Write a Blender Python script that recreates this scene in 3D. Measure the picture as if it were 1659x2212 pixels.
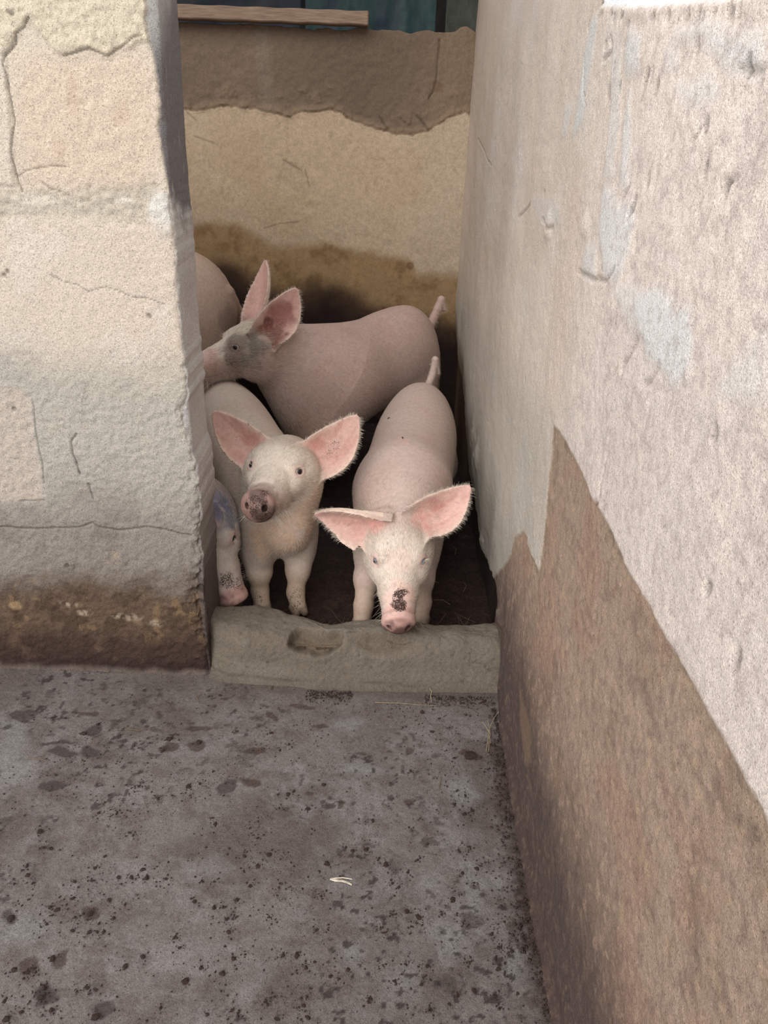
import bpy, bmesh, math, random
import numpy as np
from mathutils import Vector, Matrix

for _o in list(bpy.data.objects):
    bpy.data.objects.remove(_o, do_unlink=True)
S = bpy.context.scene
COL = S.collection
rng = np.random.default_rng(7)
random.seed(7)

# ------------------------------------------------------------------ camera
cam_d = bpy.data.cameras.new('camera')
cam = bpy.data.objects.new('camera', cam_d); COL.objects.link(cam)
cam_d.sensor_fit = 'VERTICAL'; cam_d.sensor_height = 24.0
cam_d.lens = 24.0 * 1660.0 / 2212.0
cam_d.clip_start = 0.02; cam_d.clip_end = 200
_R = [[0.999305, 0.036198, 0.008877], [0.008304, -0.448441, 0.893774], [0.036334, -0.893079, -0.44843]]
_M = Matrix([[_R[i][0], -_R[i][1], -_R[i][2]] for i in range(3)]).to_4x4()
_M.translation = Vector((0, 0, 1.4))
cam.matrix_world = _M
S.camera = cam

# ------------------------------------------------------------------ light
world = bpy.data.worlds.new('world'); S.world = world
world.use_nodes = True
_bg = world.node_tree.nodes['Background']
_bg.inputs['Color'].default_value = (0.93, 0.97, 1.0, 1)
_bg.inputs['Strength'].default_value = 1.0
sun_d = bpy.data.lights.new('cloudy_sun', 'SUN')
sun = bpy.data.objects.new('cloudy_sun', sun_d); COL.objects.link(sun)
sun_d.energy = 1.8; sun_d.angle = math.radians(60); sun_d.color = (1.0, 0.96, 0.90)
sun.rotation_euler = Vector((0.42, 0.72, -0.55)).to_track_quat('-Z', 'Y').to_euler()
sun.location = (-3, -5, 6)
S.view_settings.view_transform = 'Standard'
S.view_settings.look = 'None'
S.view_settings.gamma = 1.0
S.view_settings.use_curve_mapping = False
S.view_settings.exposure = 0.30

# ------------------------------------------------------------------ helpers
def lin(c):
    c = np.asarray(c, float) / 255.0
    return np.where(c <= 0.04045, c / 12.92, ((c + 0.055) / 1.055) ** 2.4)

def hash3(ix, iy, iz, seed):
    h = (ix.astype(np.int64) * 374761393 + iy.astype(np.int64) * 668265263 + iz.astype(np.int64) * 2147483647 + seed * 1274126177) & 0xFFFFFFFF
    h = ((h ^ (h >> 13)) * 1274126177) & 0xFFFFFFFF
    h = ((h ^ (h >> 16)) * 2246822519) & 0xFFFFFFFF
    return ((h ^ (h >> 15)) & 0xFFFFFF) / float(0xFFFFFF)

def vn(x, y, seed=0, z=None):
    """value noise in -1..1"""
    x = np.asarray(x, float); y = np.asarray(y, float)
    ix = np.floor(x); iy = np.floor(y); fx = x - ix; fy = y - iy
    fx = fx * fx * (3 - 2 * fx); fy = fy * fy * (3 - 2 * fy)
    if z is None:
        z0 = np.zeros_like(ix)
        def L(zz):
            a = hash3(ix, iy, zz, seed); b = hash3(ix + 1, iy, zz, seed)
            c = hash3(ix, iy + 1, zz, seed); d = hash3(ix + 1, iy + 1, zz, seed)
            return (a * (1 - fx) + b * fx) * (1 - fy) + (c * (1 - fx) + d * fx) * fy
        return L(z0) * 2 - 1
    z = np.asarray(z, float); iz = np.floor(z); fz = z - iz; fz = fz * fz * (3 - 2 * fz)
    def L(zz):
        a = hash3(ix, iy, zz, seed); b = hash3(ix + 1, iy, zz, seed)
        c = hash3(ix, iy + 1, zz, seed); d = hash3(ix + 1, iy + 1, zz, seed)
        return (a * (1 - fx) + b * fx) * (1 - fy) + (c * (1 - fx) + d * fx) * fy
    return (L(iz) * (1 - fz) + L(iz + 1) * fz) * 2 - 1

def fbm(x, y, f, octv=4, seed=0, z=None, gain=0.5):
    t = 0; a = 1.0; s = 0
    for i in range(octv):
        t = t + a * vn(x * f, y * f, seed + i * 17, None if z is None else z * f)
        s += a; a *= gain; f *= 2.03
    return t / s

def sstep(a, b, x):
    t = np.clip((x - a) / (b - a), 0, 1)
    return t * t * (3 - 2 * t)

def poly_sd(u, v, pts):
    """signed distance to a polygon, negative inside"""
    p = np.asarray(pts, float); n = len(p)
    d = np.full(u.shape, 1e9); ins = np.zeros(u.shape, bool)
    for i in range(n):
        a = p[i]; b = p[(i + 1) % n]; e = b - a
        wu = u - a[0]; wv = v - a[1]
        t = np.clip((wu * e[0] + wv * e[1]) / (e @ e + 1e-12), 0, 1)
        d = np.minimum(d, (wu - e[0] * t) ** 2 + (wv - e[1] * t) ** 2)
        c = ((a[1] > v) != (b[1] > v))
        if abs(e[1]) > 1e-12:
            ins ^= c & (u < e[0] * (v - a[1]) / e[1] + a[0])
    d = np.sqrt(d)
    return np.where(ins, -d, d)

def line_d(u, v, pts):
    p = np.asarray(pts, float); d = np.full(u.shape, 1e9)
    for a, b in zip(p[:-1], p[1:]):
        e = b - a; wu = u - a[0]; wv = v - a[1]
        t = np.clip((wu * e[0] + wv * e[1]) / (e @ e + 1e-12), 0, 1)
        d = np.minimum(d, (wu - e[0] * t) ** 2 + (wv - e[1] * t) ** 2)
    return np.sqrt(d)

class Coat:
    """albedo and relief of one surface in its own metric coordinates u, v"""
    def __init__(s, u, v, base):
        s.u = u; s.v = v; s.c = np.tile(lin(base), (u.size, 1)).reshape(u.shape + (3,)); s.h = np.zeros(u.shape)
        s.wu = u + 0.012 * fbm(u, v, 14, 4, 91); s.wv = v + 0.012 * fbm(u, v, 14, 4, 97)
    def over(s, m, col):
        m = np.clip(m, 0, 1)[..., None]; s.c = s.c * (1 - m) + lin(col) * m
    def mul(s, f):
        s.c = s.c * f[..., None]
    def poly(s, pts, soft=0.01, warp=1.0):
        return sstep(soft, -soft, poly_sd(s.u + (s.wu - s.u) * warp, s.v + (s.wv - s.v) * warp, pts))
    def blob(s, cu, cv, ru, rv, soft=0.3, warp=1.0, ang=0.0):
        du = s.u + (s.wu - s.u) * warp - cu; dv = s.v + (s.wv - s.v) * warp - cv
        c, n = math.cos(ang), math.sin(ang)
        return sstep(1 + soft, 1 - soft, np.hypot((du * c + dv * n) / ru, (-du * n + dv * c) / rv))
    def line(s, pts, w, warp=1.0):
        d = line_d(s.u + (s.wu - s.u) * warp, s.v + (s.wv - s.v) * warp, pts)
        return sstep(w, w * 0.3, d)
    def patch(s, f, seed, lo, hi, octv=4):
        return sstep(lo, hi, fbm(s.u, s.v, f, octv, seed))

def grid_mesh(name, P, col=None, mat=None, parent=None, flip=False, smooth=True):
    """P: (n, m, 3) points -> one quad mesh with an albedo attribute"""
    n, m = P.shape[:2]
    idx = np.arange(n * m).reshape(n, m)
    q = np.stack([idx[:-1, :-1], idx[1:, :-1], idx[1:, 1:], idx[:-1, 1:]], -1).reshape(-1, 4)
    if flip: q = q[:, ::-1]
    return np_mesh(name, P.reshape(-1, 3), q, None if col is None else col.reshape(-1, 3), mat, parent, smooth)

def np_mesh(name, V, F, col=None, mat=None, parent=None, smooth=True):
    me = bpy.data.meshes.new(name)
    V = np.asarray(V, np.float32); F = np.asarray(F, np.int32); k = F.shape[1]
    me.vertices.add(len(V)); me.vertices.foreach_set('co', V.ravel())
    me.loops.add(F.size); me.loops.foreach_set('vertex_index', np.ascontiguousarray(F).ravel())
    me.polygons.add(len(F)); me.polygons.foreach_set('loop_start', np.arange(0, F.size, k, dtype=np.int32))
    me.polygons.foreach_set('loop_total', np.full(len(F), k, np.int32))
    if smooth: me.polygons.foreach_set('use_smooth', np.ones(len(F), bool))
    me.update(calc_edges=True)
    if col is not None:
        a = me.attributes.new('col', 'FLOAT_COLOR', 'POINT')
        a.data.foreach_set('color', np.concatenate([np.clip(col, 0, 1), np.ones((len(V), 1))], 1).astype(np.float32).ravel())
    if mat: me.materials.append(mat)
    o = bpy.data.objects.new(name, me); COL.objects.link(o)
    if parent: o.parent = parent
    return o

def tag(o, label=None, cat=None, group=None, kind=None):
    for k, v in (('label', label), ('category', cat), ('group', group), ('kind', kind)):
        if v: o[k] = v
    return o

def fattr(o, name, arr):
    a = o.data.attributes.new(name, 'FLOAT', 'POINT'); a.data.foreach_set('value', np.asarray(arr, np.float32))

# ------------------------------------------------------------------ materials
def mat(name):
    m = bpy.data.materials.new(name); m.use_nodes = True
    nt = m.node_tree
    return m, nt, nt.nodes['Principled BSDF']

def nd(nt, t, **kw):
    n = nt.nodes.new(t)
    for k, v in kw.items():
        if k in n.inputs: n.inputs[k].default_value = v
        else: setattr(n, k, v)
    return n

def mth(nt, op, a, b=None, c=None):
    n = nt.nodes.new('ShaderNodeMath'); n.operation = op
    for i, x in enumerate((a, b, c)):
        if x is None: continue
        if isinstance(x, (int, float)): n.inputs[i].default_value = x
        else: nt.links.new(x, n.inputs[i])
    return n.outputs[0]

def noise(nt, scale, detail=3, rough=0.55, vec=None, lo=None, hi=None, a=0.0, b=1.0):
    n = nd(nt, 'ShaderNodeTexNoise', Scale=scale, Detail=detail, Roughness=rough)
    if vec is None:
        tc = nd(nt, 'ShaderNodeTexCoord'); vec = tc.outputs['Object']
    nt.links.new(vec, n.inputs['Vector'])
    if lo is None: return n.outputs['Fac']
    r = nd(nt, 'ShaderNodeMapRange'); r.clamp = True
    for k, v in (('From Min', lo), ('From Max', hi), ('To Min', a), ('To Max', b)): r.inputs[k].default_value = v
    nt.links.new(n.outputs['Fac'], r.inputs['Value'])
    return r.outputs['Result']

def mixc(nt, fac, a, b, mode='MIX'):
    n = nt.nodes.new('ShaderNodeMix'); n.data_type = 'RGBA'; n.blend_type = mode
    for i, x in ((0, fac), (6, a), (7, b)):
        if isinstance(x, (int, float)): n.inputs[i].default_value = x
        elif isinstance(x, (tuple, list, np.ndarray)): n.inputs[i].default_value = tuple(x)[:3] + (1,)
        else: nt.links.new(x, n.inputs[i])
    return n.outputs[2]

def coat_mat(name, grain=(260, 0.30), grit=(90, 0.18), bump=0.35, dist=0.004, rough=0.95, spec=0.15, speck=0.0):
    """painted albedo attribute with sandy grain in colour and relief"""
    m, nt, bs = mat(name)
    at = nd(nt, 'ShaderNodeAttribute', attribute_name='col')
    g1 = noise(nt, grain[0], 2, 0.6, None, 0.3, 0.7, 1 - grain[1], 1 + grain[1])
    g2 = noise(nt, grit[0], 4, 0.65, None, 0.3, 0.7, 1 - grit[1], 1 + grit[1])
    c = mixc(nt, 1.0, at.outputs['Color'], mth(nt, 'MULTIPLY', g1, g2), 'MULTIPLY')
    hgt = mth(nt, 'ADD', mth(nt, 'MULTIPLY', noise(nt, grain[0] * 0.9, 2, 0.6), 0.6), mth(nt, 'MULTIPLY', noise(nt, grit[0] * 0.8, 5, 0.65), 1.0))
    if speck:                                     # coarse sand grains and little pits
        p = noise(nt, grain[0] * 0.55, 3, 0.7, None, 0.60, 0.68, 0, 1)
        c = mixc(nt, mth(nt, 'MULTIPLY', p, speck), c, mixc(nt, 1.0, c, (0.50, 0.44, 0.42), 'MULTIPLY'))
        q = noise(nt, grain[0] * 0.75, 3, 0.7, mth_off(nt), 0.60, 0.68, 0, 1)
        c = mixc(nt, mth(nt, 'MULTIPLY', q, speck * 0.7), c, mixc(nt, 1.0, c, (1.35, 1.30, 1.25), 'MULTIPLY'))
        hgt = mth(nt, 'SUBTRACT', hgt, mth(nt, 'MULTIPLY', p, 0.5))
    nt.links.new(c, bs.inputs['Base Color'])
    b = nd(nt, 'ShaderNodeBump', Strength=bump, Distance=dist)
    nt.links.new(hgt, b.inputs['Height']); nt.links.new(b.outputs['Normal'], bs.inputs['Normal'])
    bs.inputs['Roughness'].default_value = rough
    bs.inputs['Specular IOR Level'].default_value = spec
    return m

def mth_off(nt):
    tc = nd(nt, 'ShaderNodeTexCoord'); mp = nd(nt, 'ShaderNodeMapping'); mp.inputs['Location'].default_value = (3.1, 5.7, 1.3)
    nt.links.new(tc.outputs['Object'], mp.inputs['Vector']); return mp.outputs['Vector']

def plain(name, col, rough=0.7, spec=0.3, scale=40, var=0.25, bump=0.2, dist=0.003):
    m, nt, bs = mat(name)
    g = noise(nt, scale, 4, 0.6, None, 0.3, 0.7, 1 - var, 1 + var)
    nt.links.new(mixc(nt, 1.0, tuple(lin(col)), g, 'MULTIPLY'), bs.inputs['Base Color'])
    b = nd(nt, 'ShaderNodeBump', Strength=bump, Distance=dist)
    nt.links.new(noise(nt, scale * 2, 4, 0.6), b.inputs['Height']); nt.links.new(b.outputs['Normal'], bs.inputs['Normal'])
    bs.inputs['Roughness'].default_value = rough
    bs.inputs['Specular IOR Level'].default_value = spec
    return m

M_WALL = coat_mat('sandy_plaster', grain=(480, 0.18), grit=(170, 0.12), bump=0.8, dist=0.003, speck=0.25)
M_SAND = coat_mat('coarse_sand_render', grain=(620, 0.22), grit=(230, 0.15), bump=0.7, dist=0.003, speck=0.60)
M_BACK = coat_mat('old_plaster', grain=(160, 0.12), grit=(60, 0.12), bump=0.25)
M_FLOOR = coat_mat('concrete_floor', grain=(420, 0.24), grit=(110, 0.18), bump=0.7, dist=0.003, rough=0.85, spec=0.25, speck=0.5)
M_SILL = coat_mat('worn_concrete', grain=(420, 0.16), grit=(130, 0.14), bump=0.6, dist=0.004, speck=0.2)
M_MUCK = coat_mat('dark_muck', grain=(120, 0.35), grit=(40, 0.3), bump=0.8, dist=0.01, rough=0.75, spec=0.3)

# ================================================================== structure
XR = 0.35      # face of the right wall
YL = 1.73      # front face of the left wall
YB = 3.85      # face of the back wall

def axis(*segs):
    """(start, end, step) runs joined into one sorted coordinate list"""
    out = []
    for a, b, st in segs:
        k = max(1, int(round((b - a) / st)))
        out += list(np.linspace(a, b, k, endpoint=False))
    out.append(segs[-1][1])
    return np.array(out)

# ---------------------------------------------------------------- left wall
def build_wall_left():
    sx = axis((-2.2, -0.72, 0.05), (-0.72, -0.05, 0.0028), (-0.05, 0.0, 0.0025), (0.0, 0.17, 0.003), (0.17, 0.60, 0.03))
    zz = axis((-0.05, 1.68, 0.0030), (1.68, 2.4, 0.05))
    s, z = np.meshgrid(sx, zz, indexing='ij')
    edge = np.array([(-0.4716,1.5968),(-0.4742,1.5708),(-0.4724,1.5452),(-0.465,1.4931),(-0.4599,1.4521),(-0.4619,1.4106),(-0.4669,1.3672),(-0.464,1.3384),(-0.458,1.2785),(-0.4542,1.2007),(-0.4519,1.1691),(-0.4574,1.0692),(-0.4566,1.0169),(-0.4588,0.9269),(-0.454,0.9077),(-0.4501,0.8206),(-0.4669,0.7604),(-0.4629,0.7123),(-0.4465,0.6476),(-0.4434,0.5955),(-0.4434,0.4976),(-0.4561,0.4518),(-0.4464,0.3866),(-0.4562,0.2431),(-0.4569,0.1218),(-0.4538,0.0525),(-0.4527,0.0105)])
    e = np.interp(zz, edge[::-1, 1], edge[::-1, 0])
    e = e + 0.004 * fbm(zz, zz * 0, 45, 4, 5)
    Xc = e[None, :] + 0 * s
    jx = -0.455 + 0.003 * fbm(zz, zz * 0 + 3, 12, 3, 6)[None, :]
    tj = sstep(0, 0.016, s)
    X = np.where(s < 0, Xc + s, Xc * (1 - tj) + np.maximum(jx, Xc) * tj)
    Y = np.where(s < 0, YL, YL + s)
    bk = s > 0.17
    X = np.where(bk, jx - (s - 0.17), X); Y = np.where(bk, YL + 0.17 + 0 * s, Y)
    # ---- coat
    fr = Coat(np.where(s < 0, X, s * 1.0), z, (220, 206, 188))
    fr.over(fr.patch(5, 3, -0.2, 0.6) * 0.6, (226, 210, 194))
    fr.over(fr.patch(9, 4, 0.1, 0.5) * 0.4, (208, 192, 176))
    hi = fr.patch(120, 8, -0.6, 0.9, 3)
    # rough top stucco
    pts = np.array([(-0.7436,1.6163),(-0.3956,1.6286),(-0.4033,1.5317),(-0.4926,1.5301),(-0.5026,1.5205),(-0.5396,1.5099),(-0.5564,1.5047),(-0.5883,1.5143),(-0.6117,1.5073),(-0.6352,1.5003),(-0.6581,1.5088),(-0.6997,1.559),(-0.7275,1.5316),(-0.7572,1.4959),(-0.9472,1.4891)])
    t1 = fr.poly(pts, 0.006); fr.over(t1 * 0.8, (222, 208, 184)); fr.h += t1 * (0.006 + 0.0035 * fbm(fr.u, fr.v, 75, 4, 20))
    fr.mul(1 - 0.12 * t1 * fr.patch(80, 12, 0.05, 0.5, 3))
    # pinkish sand panel
    t2 = fr.poly([(-0.7314,1.4891),(-0.4945,1.5131),(-0.4615,1.483),(-0.4662,1.3349),(-0.5221,1.2538),(-0.752,1.2632),(-0.7579,1.3917)], 0.03)
    fr.over(t2 * 0.65, (222, 199, 178)); fr.h += t2 * 0.0020 * fbm(fr.u, fr.v, 60, 4, 21)
    fr.over(t2 * fr.patch(22, 23, 0.15, 0.6) * 0.5, (205, 178, 156))
    # left smooth strip beside the crack
    t3 = fr.poly([(-0.8533,1.508),(-0.7521,1.5039),(-0.7668,1.383),(-0.781,1.2621),(-0.9069,1.2575)], 0.004)
    fr.over(t3 * 0.7, (224, 210, 194)); fr.h += t3 * 0.004
    # mortar band
    t4 = fr.poly([(-1.0049,1.2494),(-0.7551,1.2452),(-0.6173,1.2637),(-0.4908,1.2773),(-0.4493,1.2565),(-0.4541,1.2017),(-0.5294,1.1849),(-0.6449,1.2038),(-0.7639,1.1938),(-1.0192,1.1899)], 0.012)
    fr.over(t4 * 0.8, (202, 190, 174)); fr.h += t4 * (-0.002 + 0.0035 * fbm(fr.u, fr.v, 85, 4, 25))
    fr.over(fr.blob(*[(-0.7425,1.234)][0], 0.045, 0.010) * 0.8, (228, 216, 200)); fr.over(fr.blob(*[(-0.5545,1.2409)][0], 0.018, 0.006) * 0.7, (232, 222, 208))
    w1 = fr.blob(*[(-0.4752,1.2175)][0], 0.03, 0.042); fr.over(w1 * 0.85, (226, 222, 214)); fr.h += w1 * (0.006 + 0.004 * fbm(fr.u, fr.v, 50, 3, 28))
    # second block
    t5 = fr.poly([(-1.0206,1.1843),(-0.498,1.2037),(-0.431,1.1839),(-0.429,0.9451),(-0.5624,0.8752),(-1.0999,0.8544)], 0.02)
    fr.over(t5 * 0.6, (224, 207, 192)); fr.over(t5 * fr.patch(14, 29, 0.1, 0.6) * 0.35, (232, 222, 212))
    fr.h += 0.0012 * fbm(fr.u, fr.v, 70, 4, 30)
    # grey cement
    gz = fr.wv
    g = sstep(0.96, 0.80, gz + 0.05 * fbm(fr.u, fr.v, 6, 3, 31)); fr.over(g * 0.85, (186, 180, 170))
    fr.over(g * fr.patch(20, 33, 0.1, 0.6) * 0.5, (168, 163, 155)); fr.over(g * fr.patch(30, 35, 0.25, 0.6) * 0.35, (200, 186, 172))
    fr.h += g * 0.0025 * fbm(fr.u, fr.v, 80, 4, 36)
    g2 = sstep(0.70, 0.42, gz + 0.05 * fbm(fr.u, fr.v, 7, 3, 37)); fr.over(g2 * 0.85, (148, 138, 131)); fr.over(g2 * fr.patch(16, 39, 0.0, 0.5) * .4, (130, 118, 112))
    t6 = fr.poly([(-1.1094,0.8151),(-0.8436,0.8221),(-0.825,0.798),(-0.8348,0.6808),(-0.8366,0.5312),(-0.9012,0.526),(-1.1842,0.5042)], 0.012, 0.6)
    fr.over(t6 * 0.7, (206, 190, 176)); fr.h -= t6 * 0.002
    # damp brown foot
    b1 = sstep(0.375, 0.225, gz + 0.05 * fbm(fr.u, fr.v, 9, 5, 41)); fr.over(b1 * 0.95, (104, 84, 68))
    fr.over(b1 * fr.patch(28, 42, -0.1, 0.4) * 0.6, (78, 60, 50)); fr.over(b1 * fr.patch(34, 43, 0.22, 0.5, 5) * 0.6, (146, 120, 92))
    b2 = sstep(0.17, 0.09, gz + 0.03 * fbm(fr.u, fr.v, 8, 4, 45)); fr.over(b2 * 0.85, (70, 54, 48))
    fr.over(b2 * fr.patch(25, 46, 0.2, 0.5, 5) * 0.5, (116, 92, 76))
    b3 = sstep(0.07, 0.02, gz + 0.02 * fbm(fr.u, fr.v, 10, 4, 47)); fr.over(b3 * 0.7, (56, 42, 42))
    fr.over(fr.blob(*[(-0.9623,0.2145)][0], 0.018, 0.014) * 0.8, (170, 142, 108))
    for q in [(-0.6876,0.3767),(-0.6849,0.3489),(-0.8174,0.228),(-0.7842,0.1996),(-0.6918,0.1885),(-0.6486,0.1828),(-0.5871,0.1702)]:
        fr.over(fr.blob(*q, 0.022, 0.010, 0.6) * fr.patch(90, 48, -0.1, 0.3) * 0.8, (178, 160, 140))
    fr.h += b1 * 0.003 * fbm(fr.u, fr.v, 50, 5, 49)
    # cracks
    for pts_, w, dp in (([(-0.6994,1.5605),(-0.713,1.5435),(-0.7302,1.5315),(-0.7338,1.5161),(-0.7561,1.4921),(-0.7619,1.4801),(-0.7582,1.4605),(-0.7579,1.4325),(-0.7582,1.3999),(-0.7575,1.3834),(-0.7676,1.3579),(-0.7757,1.3236),(-0.7728,1.2977),(-0.7706,1.267),(-0.7655,1.252)], 0.0035, 0.006),
                        ([(-0.6397,1.5001),(-0.6117,1.5073),(-0.591,1.5143),(-0.5564,1.5047),(-0.5282,1.5157),(-0.5009,1.5359),(-0.4874,1.5379)], 0.004, 0.006),
                        ([(-0.7298,1.0866),(-0.7036,1.0728),(-0.6791,1.0668),(-0.6558,1.0518),(-0.6135,1.0633),(-0.582,1.0546),(-0.5649,1.0432),(-0.5244,1.0397),(-0.4865,1.028)], 0.0022, 0.003),
                        ([(-0.7268,0.709),(-0.744,0.6904),(-0.745,0.6602),(-0.7395,0.6359),(-0.737,0.605)], 0.005, 0.006), ([(-0.7199,0.5806),(-0.7178,0.5617),(-0.7117,0.5388)], 0.005, 0.004),
                        ([(-0.821,0.7959),(-0.8229,0.7522),(-0.827,0.6811),(-0.8283,0.5826)], 0.004, 0.002), ([(-0.9012,0.526),(-0.8774,0.5296),(-0.8362,0.5338)], 0.004, 0.002),
                        ([(-0.9618,0.4499),(-0.8915,0.4475),(-0.8198,0.4531),(-0.7482,0.4586),(-0.7231,0.4703),(-0.7068,0.4603),(-0.6547,0.4517),(-0.5824,0.4654),(-0.5534,0.4612),(-0.5128,0.4522),(-0.4754,0.447)], 0.0045, 0.005),
                        ([(-0.7721,1.2802),(-0.7469,1.2934),(-0.7079,1.2983),(-0.6694,1.3015)], 0.003, 0.003), ([(-0.686,1.2549),(-0.707,1.256),(-0.7223,1.2688)], 0.003, 0.003),
                        ([(-0.8103,0.0115),(-0.7859,-0.0005),(-0.7395,0.0064)], 0.004, -0.006)):
        k = fr.line(pts_, w * .75, 0.5); fr.h -= k * dp * .6; fr.mul(1 - 0.45 * k * (dp > 0))
    for q in [(-0.732,1.5654),(-0.5261,1.0019),(-0.8252,1.083),(-0.8352,1.0728),(-0.8039,0.3369),(-0.8685,0.7735)]:
        k = fr.blob(*q, 0.006, 0.006, 0.4); fr.h -= k * 0.004; fr.mul(1 - 0.45 * k)
    ring = np.abs(np.hypot(fr.u - [(-0.7968,0.3358)][0][0], fr.v - [(-0.7968,0.3358)][0][1]) - 0.008) < 0.002
    fr.mul(1 - 0.25 * ring)
    # bottom fillet crust
    k = sstep(0.02, 0.0, gz - 0.012 * fbm(fr.u, fr.v, 20, 3, 55)); fr.over(k * 0.7, (124, 112, 104)); fr.h += k * 0.008
    # ---- jamb coat
    ja = Coat(s, z, (208, 202, 198))
    ja.over(ja.patch(12, 61, 0, 0.5) * 0.4, (190, 182, 178))
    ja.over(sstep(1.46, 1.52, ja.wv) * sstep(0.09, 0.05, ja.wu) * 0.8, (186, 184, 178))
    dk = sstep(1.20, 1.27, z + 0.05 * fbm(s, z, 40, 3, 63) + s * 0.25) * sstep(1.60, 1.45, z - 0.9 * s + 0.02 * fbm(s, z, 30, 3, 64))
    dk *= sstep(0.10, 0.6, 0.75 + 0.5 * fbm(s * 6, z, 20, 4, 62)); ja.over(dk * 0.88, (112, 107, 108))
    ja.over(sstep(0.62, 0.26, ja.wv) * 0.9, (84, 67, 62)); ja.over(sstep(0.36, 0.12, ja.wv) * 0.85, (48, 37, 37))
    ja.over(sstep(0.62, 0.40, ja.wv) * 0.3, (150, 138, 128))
    ja.h += 0.0012 * fbm(s, z, 50, 4, 65)
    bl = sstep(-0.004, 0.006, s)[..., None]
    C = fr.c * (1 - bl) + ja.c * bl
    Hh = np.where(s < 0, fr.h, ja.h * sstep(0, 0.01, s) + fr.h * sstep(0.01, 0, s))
    # ---- eroded arris
    er = (sstep(0.95, 0.55, z) * 0.7 + 0.25) * (0.25 + .75 * sstep(0.03, 0.16, z))
    rc = 0.010 + (0.030 + .035 * sstep(.5, .25, z)) * er * np.clip(0.45 + 0.9 * fbm(z, z * 0, 22, 4, 70), 0.05, 1.2)
    rc = np.where(s > 0, np.minimum(rc, .012), rc); d = np.abs(s); k = np.where(d < rc, (rc - d) ** 2 / (4 * rc), 0)
    rough = np.where(s > 0, sstep(0.014, 0.0, d), sstep(0.06, 0.0, d)) * er * 0.009 * fbm(s, z, 60, 5, 71)
    X = X - k + np.where(s < 0, 0, Hh) + rough * 0.7
    Y = Y + k - np.where(s < 0, Hh, 0) - rough * 0.7 * (s < 0.05)
    warm = (sstep(0.05, 0.01, d) * er * sstep(0.6, 0.2, z))[..., None]
    C = C * (1 - 0.5 * warm * sstep(0.1, 0.5, fbm(s, z, 40, 4, 72))[..., None]) + 0
    P = np.stack([X, Y, z], -1)
    return tag(grid_mesh('wall_left', P, C * 0.86, M_WALL), 'rough cream plastered block wall with a brown damp foot on the left', None, None, 'structure')
build_wall_left()

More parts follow.
